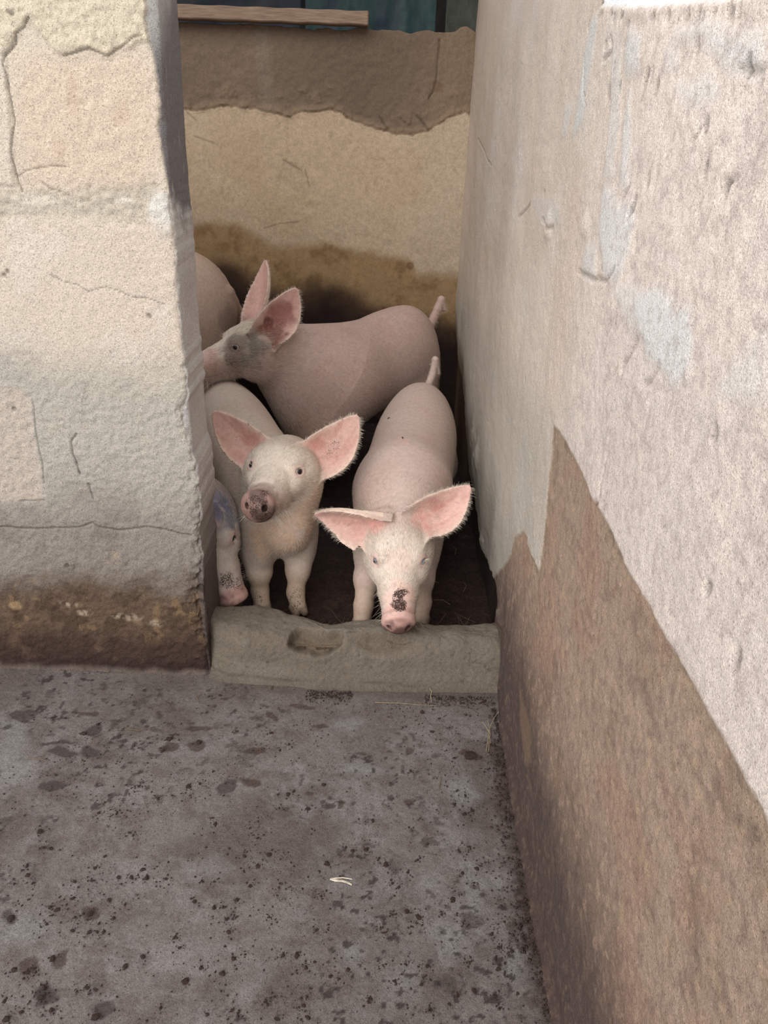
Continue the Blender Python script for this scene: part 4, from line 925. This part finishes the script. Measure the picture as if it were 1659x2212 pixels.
        d_ = np.outer(sd * rng.uniform(.4, 1.0, nw), s) + np.outer(rng.uniform(-.2, .5, nw), f) - np.outer(rng.uniform(.2, .9, nw), u); d_ /= np.linalg.norm(d_, axis=1)[:, None]
        sets.append((q, d_, rng.uniform(.02, .05, nw), d_ * 0, np.tile(pale, (nw, 1))))
        if lashes:
            for (ec, lk) in ev:
                m_ = 26; tq = rng.uniform(-1, 1, m_); es = np.cross(u, lk)
                q = ec + lk * .008 * k + np.outer(tq * .011 * k, es) + np.outer(.007 * k * (1 - .5 * tq ** 2), u)
                d_ = lk * .8 + u * .55 + np.outer(tq * .5, es); d_ /= np.linalg.norm(d_, axis=1)[:, None]
                sets.append((q, d_, rng.uniform(.012, .022, m_), d_ * 0, np.tile(pale, (m_, 1))))
        cat = [np.concatenate([q[i] for q in sets]) for i in range(5)]
        add_hair('bristles', cat[0], cat[1], cat[2], cat[3], cat[4], np.where((cat[3] ** 2).sum(1) > 0, 1.0, .68), o)
    return o

MUDDY = (84, 62, 50); GREY = (120, 108, 98); PINK = (226, 164, 154)
# front left pig, looking up at the camera
make_pig('pale pig facing the camera with raised muddy snout and blunt upright ears', (-.60, 2.84), (-.310, 2.14), .525, .50, .125,
         (-.283, 2.105, .485), (-.322, 1.850, .474), (.02, -.12, 1),
         [(-1, (-.489, 2.13, .638), (.45, -1, .05), .062, .55, .12, .05, 0), (1, (-.066, 2.13, .642), (-.40, -1, .0), .070, .5, .12, -.08, 0)],
         [(-.66, 3.04, .42), (-.64, 3.06, .36)], front=[(-.362, 2.07), (-.248, 2.07)], seed=1, hairs=80000, tone=(194, 176, 162), eb=(-.03, .078, .006), jowl=1.32,
         mud=[('snout', .068, .60), ((.27, .03, -.02, 0), .05, .62), ((.27, -.03, -.035, 0), .04, .6), ((.265, .02, .045, 0), .03, .6), ((-.245, 2.05, .07), .05, .45), ((-.245, 2.045, .04), .04, .5),
              ((-.11, 2.11, .57), .045, .30), ((-.09, 2.10, .55), .05, .30), ((-.44, 2.10, .58), .03, .40), ((-.37, 2.05, .05), .05, .45)],
         marks=[('snout', .095, (92, 74, 66), .55), ((.285, .03, -.02, 0), .05, (66, 54, 48), .75), ((.28, .0, .045, 0), .035, (70, 58, 52), .65), ((-.29, 2.0, .28), .11, (190, 150, 118), .6), ((-.18, 2.04, .37), .09, (202, 162, 132), .6), ((-.20, 2.02, .30), .06, (176, 132, 104), .45), ((.10, .02, .06, 0), .05, (222, 206, 188), .5)], disc_tilt=.12,
         earmarks=[(1, .42, .05, .045, None, .42), (1, .30, -.3, .03, None, .36), (0, .45, 0, .03, None, .4), (1, .3, .5, .03, (190, 130, 118), .5), (0, .3, -.4, .03, (180, 122, 112), .5)])
# front right pig, head down over the sill
make_pig('pale pig lowering its head over the sill beside the right wall', (.150, 2.78), (.066, 2.14), .565, .475, .135,
         (.066, 1.975, .322), (.070, 1.752, .182), (0, -.52, .85),
         [(-1, (-.181, 1.985, .389), (.1, -.75, -.35), .055, .55, .05, .0, .9), (1, (.268, 2.03, .475), (-.35, -1, .15), .062, .55, .12, -.08, 0)],
         [(.200, 2.97, .530), (.207, 2.98, .585), (.222, 2.99, .53)], front=[(-.033, 2.0), (.15, 2.03)], seed=2, hairs=90000, tone=(192, 170, 160), hw=.92,
         mud=[((.200, .0, .05, 0), .036, .75), ((.235, .0, .045, 0), .036, .75), ((.29, .0, -.03, 0), .04, .5), ((-.0, .03, .09, 0), .018, .4), ((.17, 2.02, .36), .04, .25)],
         marks=[((.290, 0, -.030, 0), .066, (66, 38, 35), .85), ((.068, 2.26, .462), .06, (224, 168, 158), .5), ((.10, .0, .06, 0), .05, (226, 192, 180), .4), ((-.02, -.07, .06, 0), .045, PINK, .7), ((-.02, .07, .06, 0), .045, PINK, .5), ((.20, 0, .03, 0), .05, PINK, .4),
                ((-.12, 2.03, .375), .018, GREY, .6)], iris=M_IRIS, disc_tilt=.02,
         earmarks=[(1, .30, -.2, .03, None, .34), (1, .35, .4, .035, (180, 122, 114), .6), (0, .3, .4, .03, (206, 150, 144), .5)])
# pig crossing behind them, head to the left
make_pig('pig standing side-on behind the others with a dirty dark-ringed eye and tall ears', (.115, 3.33), (-.270, 2.97), .735, .645, .150,
         (-.478, 2.895, .650), (-.715, 2.790, .565), (-.10, -.05, 1),
         [(1, (-.322, 2.86, .862), (.15, -1, .25), .070, .5, .14, -.06, 0), (-1, (-.460, 3.05, .926), (-.6, -.85, .0), .052, .75, .10, .0, 0)],
         [(.235, 3.43, .690), (.248, 3.44, .728), (.262, 3.44, .69)], front=[(-.36, 3.00), (-.275, 2.90)], seed=3, hairs=80000, tone=(180, 154, 144), jowl=1.1, eb=(-.035, .072, .040), bt=.84,
         mud=[((-.40, 2.85, .72), .05, .40), ((-.385, 2.84, .69), .045, .45), ((-.43, 2.87, .70), .03, .5), ((.24, 0, .0, 0), .06, .3), ((.06, .08, .0, 0), .06, .22)],
         marks=[((.085, .07, .035, 0), .075, (112, 94, 84), .85), ((.02, .085, .01, 0), .055, (100, 90, 82), .85), ((.06, .085, -.03, 0), .05, GREY, .7), ((.11, .06, .0, 0), .04, (120, 96, 88), .6), ((.03, .03, .08, 0), .05, (196, 186, 160), .6),
                ((.20, .03, .02, 0), .06, (196, 150, 142), .6), ((-.28, 2.86, .34), .12, (190, 146, 120), .5)],
         earmarks=[(0, .20, .35, .030, (48, 32, 32), .95), (0, .05, -.1, .07, (120, 66, 52), .85), (0, .45, .1, .07, (140, 82, 76), .75), (0, .3, .0, .05, None, .3), (1, .3, 0, .05, None, .34)])
# big hindquarters at the back left
make_pig('large pig turned away at the back left, only its rump showing past the left wall', (-.835, 3.42), (-1.60, 3.49), .915, .84, .185,
         (-1.90, 3.44, .74), (-2.00, 3.10, .57), (0, 0, 1),
         [(-1, (-2.00, 3.60, .95), (-.4, -1, .2), .07, .5, .12, 0, 0), (1, (-1.84, 3.30, .97), (0, -1, .2), .07, .5, .12, 0, 0)],
         [(-.655, 3.50, .62), (-.650, 3.52, .54)], seed=4, vox=.008, hairs=20000, tone=(180, 156, 140), marks=[((-.68, 3.35, .62), .08, (130, 112, 100), .6)])
# pig by the door jamb with its head hanging
make_pig('pig half hidden by the left wall, muddy snout hanging to the ground, bluish stained cheek', (-1.56, 2.12), (-1.04, 2.065), .48, .45, .112,
         (-.530, 2.030, .345), (-.426, 1.953, .108), (.05, -.75, .55),
         [(-1, (-.63, 2.02, .44), (-.3, -1, .2), .050, .5, .12, 0, 0), (1, (-.462, 1.965, .345), (.35, -.9, .25), .032, .4, .10, 0, 0)],
         [(-1.70, 2.15, .38), (-1.72, 2.16, .32)], seed=5, hairs=30000, eb=(-.01, .042, .060), tone=(164, 146, 143), vox=.0045,
         mud=[((.205, .01, .05, 0), .045, .6), ((.23, .035, .03, 0), .04, .5), ((.285, 0, -.02, 0), .05, .42)],
         marks=[((.02, .06, .03, 0), .06, (112, 116, 136), .75), ((-.03, .06, .05, 0), .06, (120, 120, 140), .7), ((.05, .07, -.02, 0), .045, (96, 110, 134), .8), ((.285, .0, .0, 0), .06, (96, 62, 58), .75)], disc_tilt=-.15)

# ================================================================== small things
M_DUNG = plain('dried_dung', (66, 52, 47), 0.85, 0.2, 260, 0.35, 0.6, 0.002)
M_STRAW = plain('dry_straw', (158, 140, 114), 0.7, 0.3, 120, 0.25)
M_TWIG = plain('dull_straw', (120, 98, 80), 0.8, 0.2, 120, 0.25)

def lump_mesh(i):
    bm = bmesh.new(); bmesh.ops.create_icosphere(bm, subdivisions=2, radius=1.0)
    rnd = random.Random(i); sx, sy, sz = rnd.uniform(.85, 1.35), rnd.uniform(.6, .95), rnd.uniform(.40, .60)
    co = np.array([v.co for v in bm.verts]); d = 1 + .50 * fbm(co[:, 0] + i * 9, co[:, 1], 1.5, 3, 700 + i, co[:, 2]) + .42 * fbm(co[:, 0] + i * 9, co[:, 1], 3.6, 2, 750 + i, co[:, 2])
    for v, k in zip(bm.verts, d): v.co = Vector((v.co.x * k * sx, v.co.y * k * sy, v.co.z * k * sz + sz * .45))
    me = bpy.data.meshes.new('dung_clod'); bm.to_mesh(me); bm.free(); me.materials.append(M_DUNG)
    return me
LUMPS = [lump_mesh(i) for i in range(8)]
CLODS = [(-0.4385,1.635,0.006),(-0.4094,1.6403,0.0084),(-0.8185,1.5341,0.007),(-0.7212,1.4793,0.0146),(-0.6968,1.5142,0.0102),(-0.34,1.5059,0.0057),(-0.2507,1.5034,0.0079),(-0.201,1.4645,0.0078),(-0.2205,1.4443,0.0067),(-0.4274,1.462,0.0123),(-0.5026,1.4699,0.0124),(-0.5082,1.4295,0.0121),(-0.3703,1.3654,0.0096),(-0.4188,1.317,0.0104),(-0.3938,1.3266,0.0063),(-0.5347,1.3135,0.0063),(-0.4791,1.2798,0.0062),(-0.3345,1.2122,0.0099),(-0.3471,1.2283,0.006),(-0.5595,1.2352,0.005),(-0.6014,1.2335,0.005),(-0.1035,1.3363,0.0084),(-0.1337,1.2632,0.0081),(-0.1992,1.2632,0.0051),(-0.184,1.3033,0.0083),(-0.2075,1.3023,0.0052),(-0.1722,1.3135,0.0063),(-0.2348,1.1788,0.0068),(-0.256,1.1315,0.0095),(-0.2045,1.137,0.0085),(-0.2237,1.1075,0.0084),(-0.0795,1.1186,0.0113),(-0.0262,1.1532,0.0067),(-0.0416,1.1621,0.0058),(0.0027,1.159,0.0086),(-0.3326,1.0681,0.0073),(-0.307,1.0679,0.0055),(-0.2324,1.0599,0.0063),(-0.4065,1.0708,0.0055),(-0.4457,1.0716,0.0101),(-0.4598,1.0909,0.0083),(-0.5043,1.0705,0.0082),(-0.478,1.0715,0.0073),(-0.5484,1.1204,0.0075),(-0.5155,1.1825,0.0078),(-0.5596,1.0905,0.0056),(-0.5888,1.0577,0.0063),(-0.556,1.061,0.0073),(-0.671,1.0515,0.0055),(-0.7079,1.048,0.0054),(-0.6896,1.0692,0.0064),(-0.6849,1.1373,0.0057),(-0.6684,1.138,0.0047),(-0.7081,1.1773,0.0097),(-0.7002,1.0898,0.0056),(-0.295,1.0097,0.0088),(-0.2779,1.0113,0.0053),(-0.2541,1.0275,0.0072),(-0.3372,1.0215,0.0062),(-0.085,1.0418,0.0063),(-0.2526,0.9941,0.0053),(-0.2663,0.9848,0.0053),(-0.5066,1.0197,0.0062),(-0.4725,1.0106,0.0062),(-0.5796,1.0202,0.0071),(-0.6162,0.9985,0.0061),(-0.6009,0.9941,0.0078),(-0.5332,0.9875,0.0113),(-0.5602,0.9796,0.0052),(-0.6812,0.9726,0.0112),(-0.5544,0.9519,0.0059),(-0.5219,0.9501,0.0085),(-0.5071,0.9506,0.0059),(-0.4951,0.9519,0.006),(-0.6086,0.9634,0.0043),(-0.2569,0.959,0.0086),(-0.184,0.9925,0.0061),(-0.0872,0.9694,0.0052),(-0.0656,0.9692,0.0052),(-0.3429,0.9244,0.0067),(-0.4862,0.9792,0.0043),(-0.3584,0.9442,0.0042),(-0.4063,0.9051,0.0066),(-0.2383,0.9061,0.0083),(-0.2175,0.9157,0.005),(-0.1462,0.9162,0.0067),(-0.1211,0.917,0.01),(-0.086,0.9047,0.0058),(-0.0493,0.9121,0.0058),(-0.0231,0.8917,0.0082),(-0.0548,0.8786,0.0057),(-0.1013,0.8936,0.0074),(-0.2536,0.8784,0.0106),(-0.3173,0.861,0.0105),(-0.2946,0.8875,0.0066),(-0.4336,0.8849,0.0098),(-0.5712,0.8954,0.0091),(-0.6312,0.8726,0.0106),(-0.607,0.869,0.0065),(-0.5913,0.8695,0.0049),(-0.5049,0.8378,0.0048),(-0.4723,0.8413,0.0056),(-0.4892,0.8449,0.0071),(-0.5645,0.8426,0.0095),(-0.5636,0.8262,0.0094),(-0.5368,0.8039,0.0086),(-0.4565,0.7953,0.01),(-0.6241,0.8172,0.0078),(-0.5872,0.7993,0.0077),(-0.6074,0.787,0.0085),(-0.349,0.8134,0.0039),(-0.2237,0.8132,0.007),(-0.2113,0.8119,0.0047),(-0.2651,0.8048,0.0062),(-0.1669,0.8309,0.004),(-0.1522,0.8387,0.0048),(-0.0944,0.8404,0.0056),(-0.0986,0.8249,0.0055),(-0.143,0.8006,0.0078),(-0.0893,0.8045,0.0093),(-0.0384,0.8748,0.0057),(0.0162,0.8364,0.004),(0.015,1.2365,0.007),(0.0962,1.2205,0.0052),(0.1042,1.3894,0.0075),(0.1627,1.5282,0.0091),(0.0871,1.54,0.0041),(0.1835,1.5781,0.0073),(0.2577,1.5961,0.0042),(0.2095,1.5442,0.0041),(0.1401,1.6011,0.0094),(0.2149,1.4374,0.0077),(0.2115,1.3313,0.0055),(0.2312,1.318,0.0064),(0.2244,1.2633,0.0081),(0.2415,1.276,0.0045),(0.204,1.2893,0.0045),(0.3149,1.2737,0.0063),(0.3119,1.2266,0.007),(0.3325,1.2035,0.0061),(0.3484,1.193,0.006),(0.1358,1.1762,0.0051),(0.2134,1.1828,0.0025),(0.2045,1.1596,0.0059),(0.2297,1.1714,0.0051),(0.1133,1.1362,0.005),(0.046,1.1221,0.009),(0.0919,1.1046,0.0065),(0.031,1.1377,0.005),(0.2386,1.1191,0.0075),(0.2071,1.1066,0.0065),(0.2294,1.0841,0.0048),(0.0587,1.0769,0.0048),(0.073,1.0687,0.0056),(0.1821,1.0439,0.0087),(0.2011,1.0573,0.0032),(0.2797,1.0474,0.004),(0.0883,1.0139,0.0085),(0.1111,1.0026,0.01),(0.0968,0.9814,0.0061),(0.1178,0.986,0.0054),(0.0605,1.0069,0.0031),(0.1575,1.0102,0.0031),(0.1871,1.0102,0.0031),(0.2816,0.9975,0.0077),(0.3078,1.0195,0.0055),(0.036,0.9774,0.0053),(0.0433,0.9671,0.0076),(0.2528,0.9712,0.0076),(0.263,0.9441,0.0067),(0.2879,0.9375,0.0059),(0.1993,0.9908,0.0046),(0.2042,0.914,0.0051),(0.2577,0.9023,0.0073),(0.3312,0.9162,0.0059),(0.1244,0.9034,0.0066),(0.0837,0.9057,0.0051),(0.1119,0.8684,0.0057),(0.0636,0.8737,0.0042),(0.1201,0.8849,0.0036),(0.037,0.8953,0.0036),(0.0194,0.8414,0.0056),(0.1765,0.8494,0.0049),(0.2438,0.8514,0.007),(0.2077,0.8603,0.0071),(0.2876,0.8578,0.0071),(0.3138,0.8636,0.0085),(0.3,0.8674,0.0057),(0.33,0.8352,0.007),(0.1277,0.8252,0.0035),(0.1613,0.835,0.0049),(0.2522,0.8313,0.0035),(0.3035,0.836,0.0041),(0.3233,1.1395,0.0091),(0.331,1.1248,0.0075),(0.3102,1.0959,0.0081),(0.3515,1.093,0.0065),(0.3397,1.1494,0.0067),(0.3351,0.9711,0.006),(0.3516,0.9881,0.0054),(0.3288,0.9824,0.0045)]
for i, (x, y, s_) in enumerate(CLODS):
    o = bpy.data.objects.new('dung_clod', LUMPS[i % 8]); COL.objects.link(o)
    o.location = (x, y, 0.0005); r = s_ * 0.56; o.scale = (r, r * random.uniform(.8, 1.3), r * random.uniform(.7, 1.0)); o.rotation_euler = (0, 0, random.uniform(0, 6.28))
    tag(o, 'small dark crumb of dried dung lying on the grey concrete yard floor', 'dung', 'dung crumbs strewn over the yard floor')

def crumbs(name, n, place, label, mat_):
    """uncountable fine crumbs as one mesh"""
    oc = np.array([(1, 0, 0), (-1, 0, 0), (0, 1, 0), (0, -1, 0), (0, 0, 1), (0, 0, -.4)], float)
    fc = np.array([(0, 2, 4), (2, 1, 4), (1, 3, 4), (3, 0, 4), (2, 0, 5), (1, 2, 5), (3, 1, 5), (0, 3, 5)])
    P, R_ = place(n); n = len(P)
    V = oc[None] * (1 + rng.uniform(-.35, .35, (n, 6, 1))) * R_[:, None, None] * np.array([1, 1, .7])
    an = rng.uniform(0, 6.28, n); c, s = np.cos(an)[:, None], np.sin(an)[:, None]
    V = np.stack([V[..., 0] * c - V[..., 1] * s, V[..., 0] * s + V[..., 1] * c, V[..., 2]], -1) + P[:, None]
    o = np_mesh(name, V.reshape(-1, 3), (fc[None] + 6 * np.arange(n)[:, None, None]).reshape(-1, 3), None, mat_, None, False)
    tag(o, label, 'dung', None, 'stuff')
def yard(n):
    x = rng.uniform(-1.1, .33, n * 3); y = rng.uniform(.72, 1.66, n * 3)
    den = .08 + .95 * sstep(-.05, .45, fbm(x, y, 6, 3, 811)) * sstep(-.2, .5, fbm(x, y, 17, 3, 812) + .2) + .8 * sstep(1.5, 1.64, y) * sstep(-.35, -.1, x) * sstep(-.1, .4, fbm(x, y, 14, 2, 813))
    m = rng.uniform(0, 1.6, n * 3) < den; x, y = x[m][:n], y[m][:n]
    k = rng.integers(0, len(CLODS), 3500); cl = np.array(CLODS)[k]; sp = rng.normal(0, 1, (3500, 2)) * cl[:, 2:3] * rng.uniform(.6, 2.4, (3500, 1))
    x = np.r_[x, cl[:, 0] + sp[:, 0]]; y = np.r_[y, cl[:, 1] + sp[:, 1]]
    return np.stack([x, y, np.full(len(x), .0015)], 1), np.minimum(rng.exponential(.0007, len(x)) + .0005, .0026)
crumbs('dung_crumbs', 8000, yard, 'fine dark dung crumbs scattered thickly over the concrete yard floor', M_DUNG)
def swept(n):
    y = rng.uniform(.74, 1.62, n); x = XR - .012 - np.abs(rng.normal(0, .018, n)) * (0.4 + 0.9 * sstep(-.2, .4, fbm(y, y * 0, 7, 2, 815)))
    return np.stack([x, y, rng.uniform(.004, .012, n)], 1), np.minimum(rng.exponential(.0012, n) + .0009, .004)
crumbs('swept_dirt', 1300, swept, 'brown dirt and dung swept into the corner along the right wall', M_DUNG)
def sillfoot(n):
    y = 1.668 - np.abs(rng.normal(0, .022, n)); x = rng.uniform(-.33, .34, n)
    m = fbm(x, x * 0, 9, 2, 816) > -.15 + .25 * (x > .0)
    x, y = x[m], y[m]; return np.stack([x, y, rng.uniform(.002, .007, len(x))], 1), np.minimum(rng.exponential(.0011, len(x)) + .0008, .0035)
crumbs('sill_dirt', 1900, sillfoot, 'brown crumbs heaped along the foot of the concrete sill', M_DUNG)
def hollow(n):
    x = rng.normal(-.135, .030, n); y = 1.738 + rng.normal(0, .007, n) + (x + .135) * -.15
    return np.stack([x, y, np.full(n, .105)], 1), rng.exponential(.0013, n) + .0008

def stalk(bm, pts, r):
    """a thin bent tube"""
    pts = [Vector(p) for p in pts]; rings = []
    for i, p in enumerate(pts):
        t = (pts[min(i + 1, len(pts) - 1)] - pts[max(i - 1, 0)]).normalized()
        a = t.cross(Vector((0, 0, 1)) if abs(t.z) < .9 else Vector((1, 0, 0))).normalized(); b = t.cross(a)
        rr = r * (1 - .55 * i / len(pts))
        rings.append([bm.verts.new(p + (a * math.cos(k * 1.2566) + b * math.sin(k * 1.2566)) * rr) for k in range(5)])
    for A, B_ in zip(rings[:-1], rings[1:]):
        for k in range(5): bm.faces.new((A[k], A[(k + 1) % 5], B_[(k + 1) % 5], B_[k]))
    bm.faces.new(rings[0][::-1]); bm.faces.new(rings[-1])

def bm_obj(name, bm, m, parent=None):
    me = bpy.data.meshes.new(name); bm.to_mesh(me); bm.free(); me.materials.append(m)
    o = bpy.data.objects.new(name, me); COL.objects.link(o); o.parent = parent
    return o
def on(pts, z, lift=None): return [(x, y, z + (lift[i] if lift else 0)) for i, (x, y) in enumerate(pts)]

bm = bmesh.new()
for pts in ([(0.3008,1.4507),(0.306,1.4865),(0.3123,1.52),(0.3099,1.563)], [(0.2962,1.4617),(0.3055,1.5029),(0.3118,1.537),(0.3282,1.5727),(0.3432,1.5949)], [(0.3104,1.4834),(0.3123,1.52),(0.303,1.5452),(0.2945,1.557)]):
    stalk(bm, on(pts, .004, [0, .003, .006, .010, .014]), .0011)
tag(bm_obj('straw_tuft', bm, M_STRAW), 'small tuft of pale dry straw on the floor near the right wall', 'straw')
bm = bmesh.new(); stalk(bm, on([(0.0129,1.6298),(0.0757,1.6311),(0.1322,1.6265),(0.1786,1.6251)], .004), .0009)
tag(bm_obj('straw_stalk', bm, M_STRAW), 'long thin straw lying along the foot of the concrete sill', 'straw')
bm = bmesh.new(); stalk(bm, on([(0.1668,1.6414),(0.1651,1.6603),(0.1684,1.6759),(0.1623,1.6833)], .003, [0, .004, .008, .012]), .0015)
tag(bm_obj('straw_curl', bm, M_STRAW), 'short curled straw standing at the foot of the sill', 'straw')
bm = bmesh.new()
for w_ in (0, 1, 2): stalk(bm, on([(x, y + .0020 * (w_ - 1) * (j_ > 0) + .0012 * w_ * j_ * (w_ - 1)) for j_, (x, y) in enumerate([(-0.0699,1.0798),(-0.0583,1.0781),(-0.0439,1.0775),(-0.0322,1.0736),(-0.0243,1.0695)])], .004), .0018)
tag(bm_obj('straw_flake', bm, plain('pale_husk', (206, 194, 178), 0.7, 0.3, 100)), 'pale split straw flake lying alone in the middle of the yard floor', 'straw')
for lab, pts in (('thin brown twig lying on the yard floor below the left wall', [(-0.4583,1.606),(-0.4686,1.6241),(-0.4587,1.6531)]), ('faint bent straw on the floor left of the sill foot', [(-0.6233,1.499),(-0.5865,1.4941),(-0.5553,1.5091)]),
                 ('short upright straw sliver on the floor right of the middle', [(0.17,1.3352),(0.1746,1.357),(0.1765,1.3717)]), ('dark hair-thin stalk on the floor amid the damp patches', [(-0.8258,1.3871),(-0.7895,1.3857),(-0.7695,1.3775)])):
    bm = bmesh.new(); stalk(bm, on(pts, .003), .0011); tag(bm_obj('straw_sliver', bm, M_TWIG), lab, 'straw')
q = [(0.3076,1.6447)][0]
o = bpy.data.objects.new('dung_pellet', LUMPS[3]); COL.objects.link(o); o.location = (q[0], q[1], .001); o.scale = (.017, .0065, .010); o.rotation_euler = (0, 0, .75)
tag(o, 'long dark dung pellet on the floor in the corner of sill and right wall', 'dung')
q = [(0.2553,1.4486)][0]
o = bpy.data.objects.new('dung_pat', LUMPS[5]); COL.objects.link(o); o.location = (q[0], q[1], .000); o.scale = (.013, .015, .004)
tag(o, 'flattened reddish brown dung pat beside the straw tuft', 'dung')
# bedding straw inside the pen
for j, (lab, base) in enumerate((('tangle of dry straw on the pen floor behind the sill, beside the right wall', (.275, 1.985)), ('few straw wisps on the dark pen floor between the two front pigs', (-.135, 1.96)))):
    bm = bmesh.new()
    for i in range(16 if j == 0 else 9):
        a = random.uniform(0, 3.14); l = random.uniform(.02, .055); x = base[0] + random.gauss(0, .028); y = base[1] + random.gauss(0, .02); h = random.uniform(.006, .02)
        stalk(bm, [(x - l * math.cos(a), y - l * math.sin(a), h * .5), (x, y, h), (x + l * math.cos(a) * .8, y + l * math.sin(a), h + random.uniform(0, .02))], .0008)
    tag(bm_obj('straw_bedding', bm, plain('bedding_straw', (104, 84, 66), .8, .2, 100)), lab, 'straw')
for i, (x, y) in enumerate(((.22, 2.25), (.25, 2.12), (.29, 2.45), (.23, 2.55), (-.05, 2.2), (.30, 2.2))):
    bm = bmesh.new(); a = random.uniform(0, 3.1); stalk(bm, [(x, y, .006), (x + .03 * math.cos(a), y + .03 * math.sin(a), .012), (x + .055 * math.cos(a + .3), y + .055 * math.sin(a + .3), .010)], .0011)
    tag(bm_obj('straw_wisp', bm, M_TWIG), 'single dull straw wisp on the dark pen floor', 'straw', 'straw wisps on the pen floor')

# wooden beam lying on the back wall
def build_beam():
    a, b_ = V3(-1.06, YB - .035, 1.793), V3(-.111, YB - .035, 1.797)
    bm = bmesh.new(); n = 24
    for i in range(n):
        p = a + (b_ - a) * i / (n - 1); w_ = .027 + .0015 * math.sin(i * 1.7)
        bm_r = [bm.verts.new((p[0], p[1] - .04, p[2] - w_ * .85)), bm.verts.new((p[0], p[1] + .05, p[2] - w_ * .85)), bm.verts.new((p[0], p[1] + .05, p[2] + w_)), bm.verts.new((p[0], p[1] - .04, p[2] + w_))]
        if i:
            for k in range(4): bm.faces.new((prev[k], prev[(k + 1) % 4], bm_r[(k + 1) % 4], bm_r[k]))
        else: bm.faces.new(bm_r[::-1])
        prev = bm_r
    bm.faces.new(prev)
    bmesh.ops.recalc_face_normals(bm, faces=bm.faces[:]); bmesh.ops.bevel(bm, geom=bm.edges[:], offset=.004, segments=1, affect='EDGES')
    m, nt, bs = mat('weathered_timber'); tc = nd(nt, 'ShaderNodeTexCoord'); mp = nd(nt, 'ShaderNodeMapping'); mp.inputs['Scale'].default_value = (6, 60, 60)
    nt.links.new(tc.outputs['Object'], mp.inputs['Vector'])
    g = noise(nt, 3, 5, .6, mp.outputs['Vector'], .3, .7); kn = noise(nt, 5, 2, .5, None, .62, .72)
    c = mixc(nt, g, tuple(lin((120, 98, 82))), tuple(lin((158, 134, 116)))); c = mixc(nt, mth(nt, 'MULTIPLY', kn, .6), c, tuple(lin((92, 62, 46))))
    nt.links.new(c, bs.inputs['Base Color']); bs.inputs['Roughness'].default_value = .8
    tag(bm_obj('wooden_beam', bm, m), 'weathered wooden beam lying along the top of the back wall', 'beam')
build_beam()

# sheeting hung behind the back wall
def sheet(name, label, x0, x1, y0, cols, seed, fold=.02, fx=9, tilt=0.0):
    x, z = np.meshgrid(np.linspace(x0, x1, 90), np.linspace(1.15, 2.44, 80), indexing='ij')
    y = y0 + fold * fbm(x + z * tilt, z * .25, fx, 3, seed) + .008 * fbm(x, z, 20, 3, seed + 1)
    c = Coat(x, z, cols[0]); c.over(sstep(-.1, .35, fbm(x + z * tilt, z * .15, 14, 4, seed + 2)) * .8, cols[1]); c.over(sstep(.0, .4, fbm(x + z * tilt, z * .12, 24, 3, seed + 3)) * .6, cols[2])
    o = grid_mesh(name, np.stack([x, y, z], -1), c.c, M_SHEET)
    md_ = o.modifiers.new('thickness', 'SOLIDIFY'); md_.thickness = .002
    tag(o, label, 'sheeting')
M_SHEET = coat_mat('plastic_sheeting', grain=(140, .12), grit=(30, .15), bump=.15, rough=.55, spec=.35)
sheet('plastic_sheet', 'streaky teal plastic sheet hanging behind the back wall', -.42, .19, 4.25, ((38, 66, 68), (64, 88, 86), (56, 62, 80)), 901)
sheet('plastic_tarpaulin', 'grey green creased tarpaulin hanging at the right behind the back wall', .235, .75, 4.22, ((72, 74, 64), (88, 88, 76), (58, 64, 56)), 911, .035, 5, .8)
sheet('plastic_cover', 'dark blue plastic cover hanging behind the wooden beam', -1.9, -.44, 4.32, ((34, 40, 56), (52, 50, 56), (36, 54, 56)), 921, .03, 4, -.7)

# flies on the pigs
def fly(p, n, ang, lab):
    n = Vector(n).normalized(); root = bpy.data.objects.new('fly', None); COL.objects.link(root)
    root.location = p; root.rotation_mode = 'QUATERNION'; root.rotation_quaternion = n.to_track_quat('Z', 'Y') @ Vector((0, 0, 1)).rotation_difference(Vector((0, 0, 1))); root.empty_display_size = .01
    bm = bmesh.new()
    for cx, r, l in ((-.0030, .0016, 1.7), (.0012, .0015, 1.0), (.0034, .0012, .9)):
        mtx = Matrix.Rotation(ang, 4, 'Z') @ Matrix.Translation((cx, 0, .0016)) @ Matrix.Diagonal((l, 1, 1, 1))
        bmesh.ops.create_icosphere(bm, subdivisions=2, radius=r, matrix=mtx)
    bm_obj('body', bm, M_EYE, root)
    for sd in (-1, 1):
        bm = bmesh.new(); bmesh.ops.create_uvsphere(bm, u_segments=10, v_segments=6, radius=1, matrix=Matrix.Rotation(ang, 4, 'Z') @ Matrix.Translation((-.0035, sd * .0016, .0030)) @ Matrix.Rotation(sd * .35, 4, 'Z') @ Matrix.Diagonal((.0040, .0014, .0002, 1)))
        bm_obj('wing', bm, M_WING, root)
    tag(root, lab, 'fly')
M_WING = plain('fly_wing', (90, 84, 80), .4, .5, 50)
from mathutils.bvhtree import BVHTree
bpy.context.view_layer.update()
def land(pig, px, py, ang, lab):
    o = bpy.data.objects[pig]; me = o.data
    t = BVHTree.FromPolygons([v.co for v in me.vertices], [p.vertices for p in me.polygons])
    h = t.ray_cast(Vector((px, py, 2.0)), Vector((0, 0, -1)))
    if h[0] is not None: fly(h[0] + h[1] * .0005, h[1], ang, lab)
land('pig.001', .072, 2.28, .4, 'small fly sitting on the withers of the right front pig')
land('pig.001', .030, 2.52, 1.2, 'small fly sitting on the back of the right front pig')
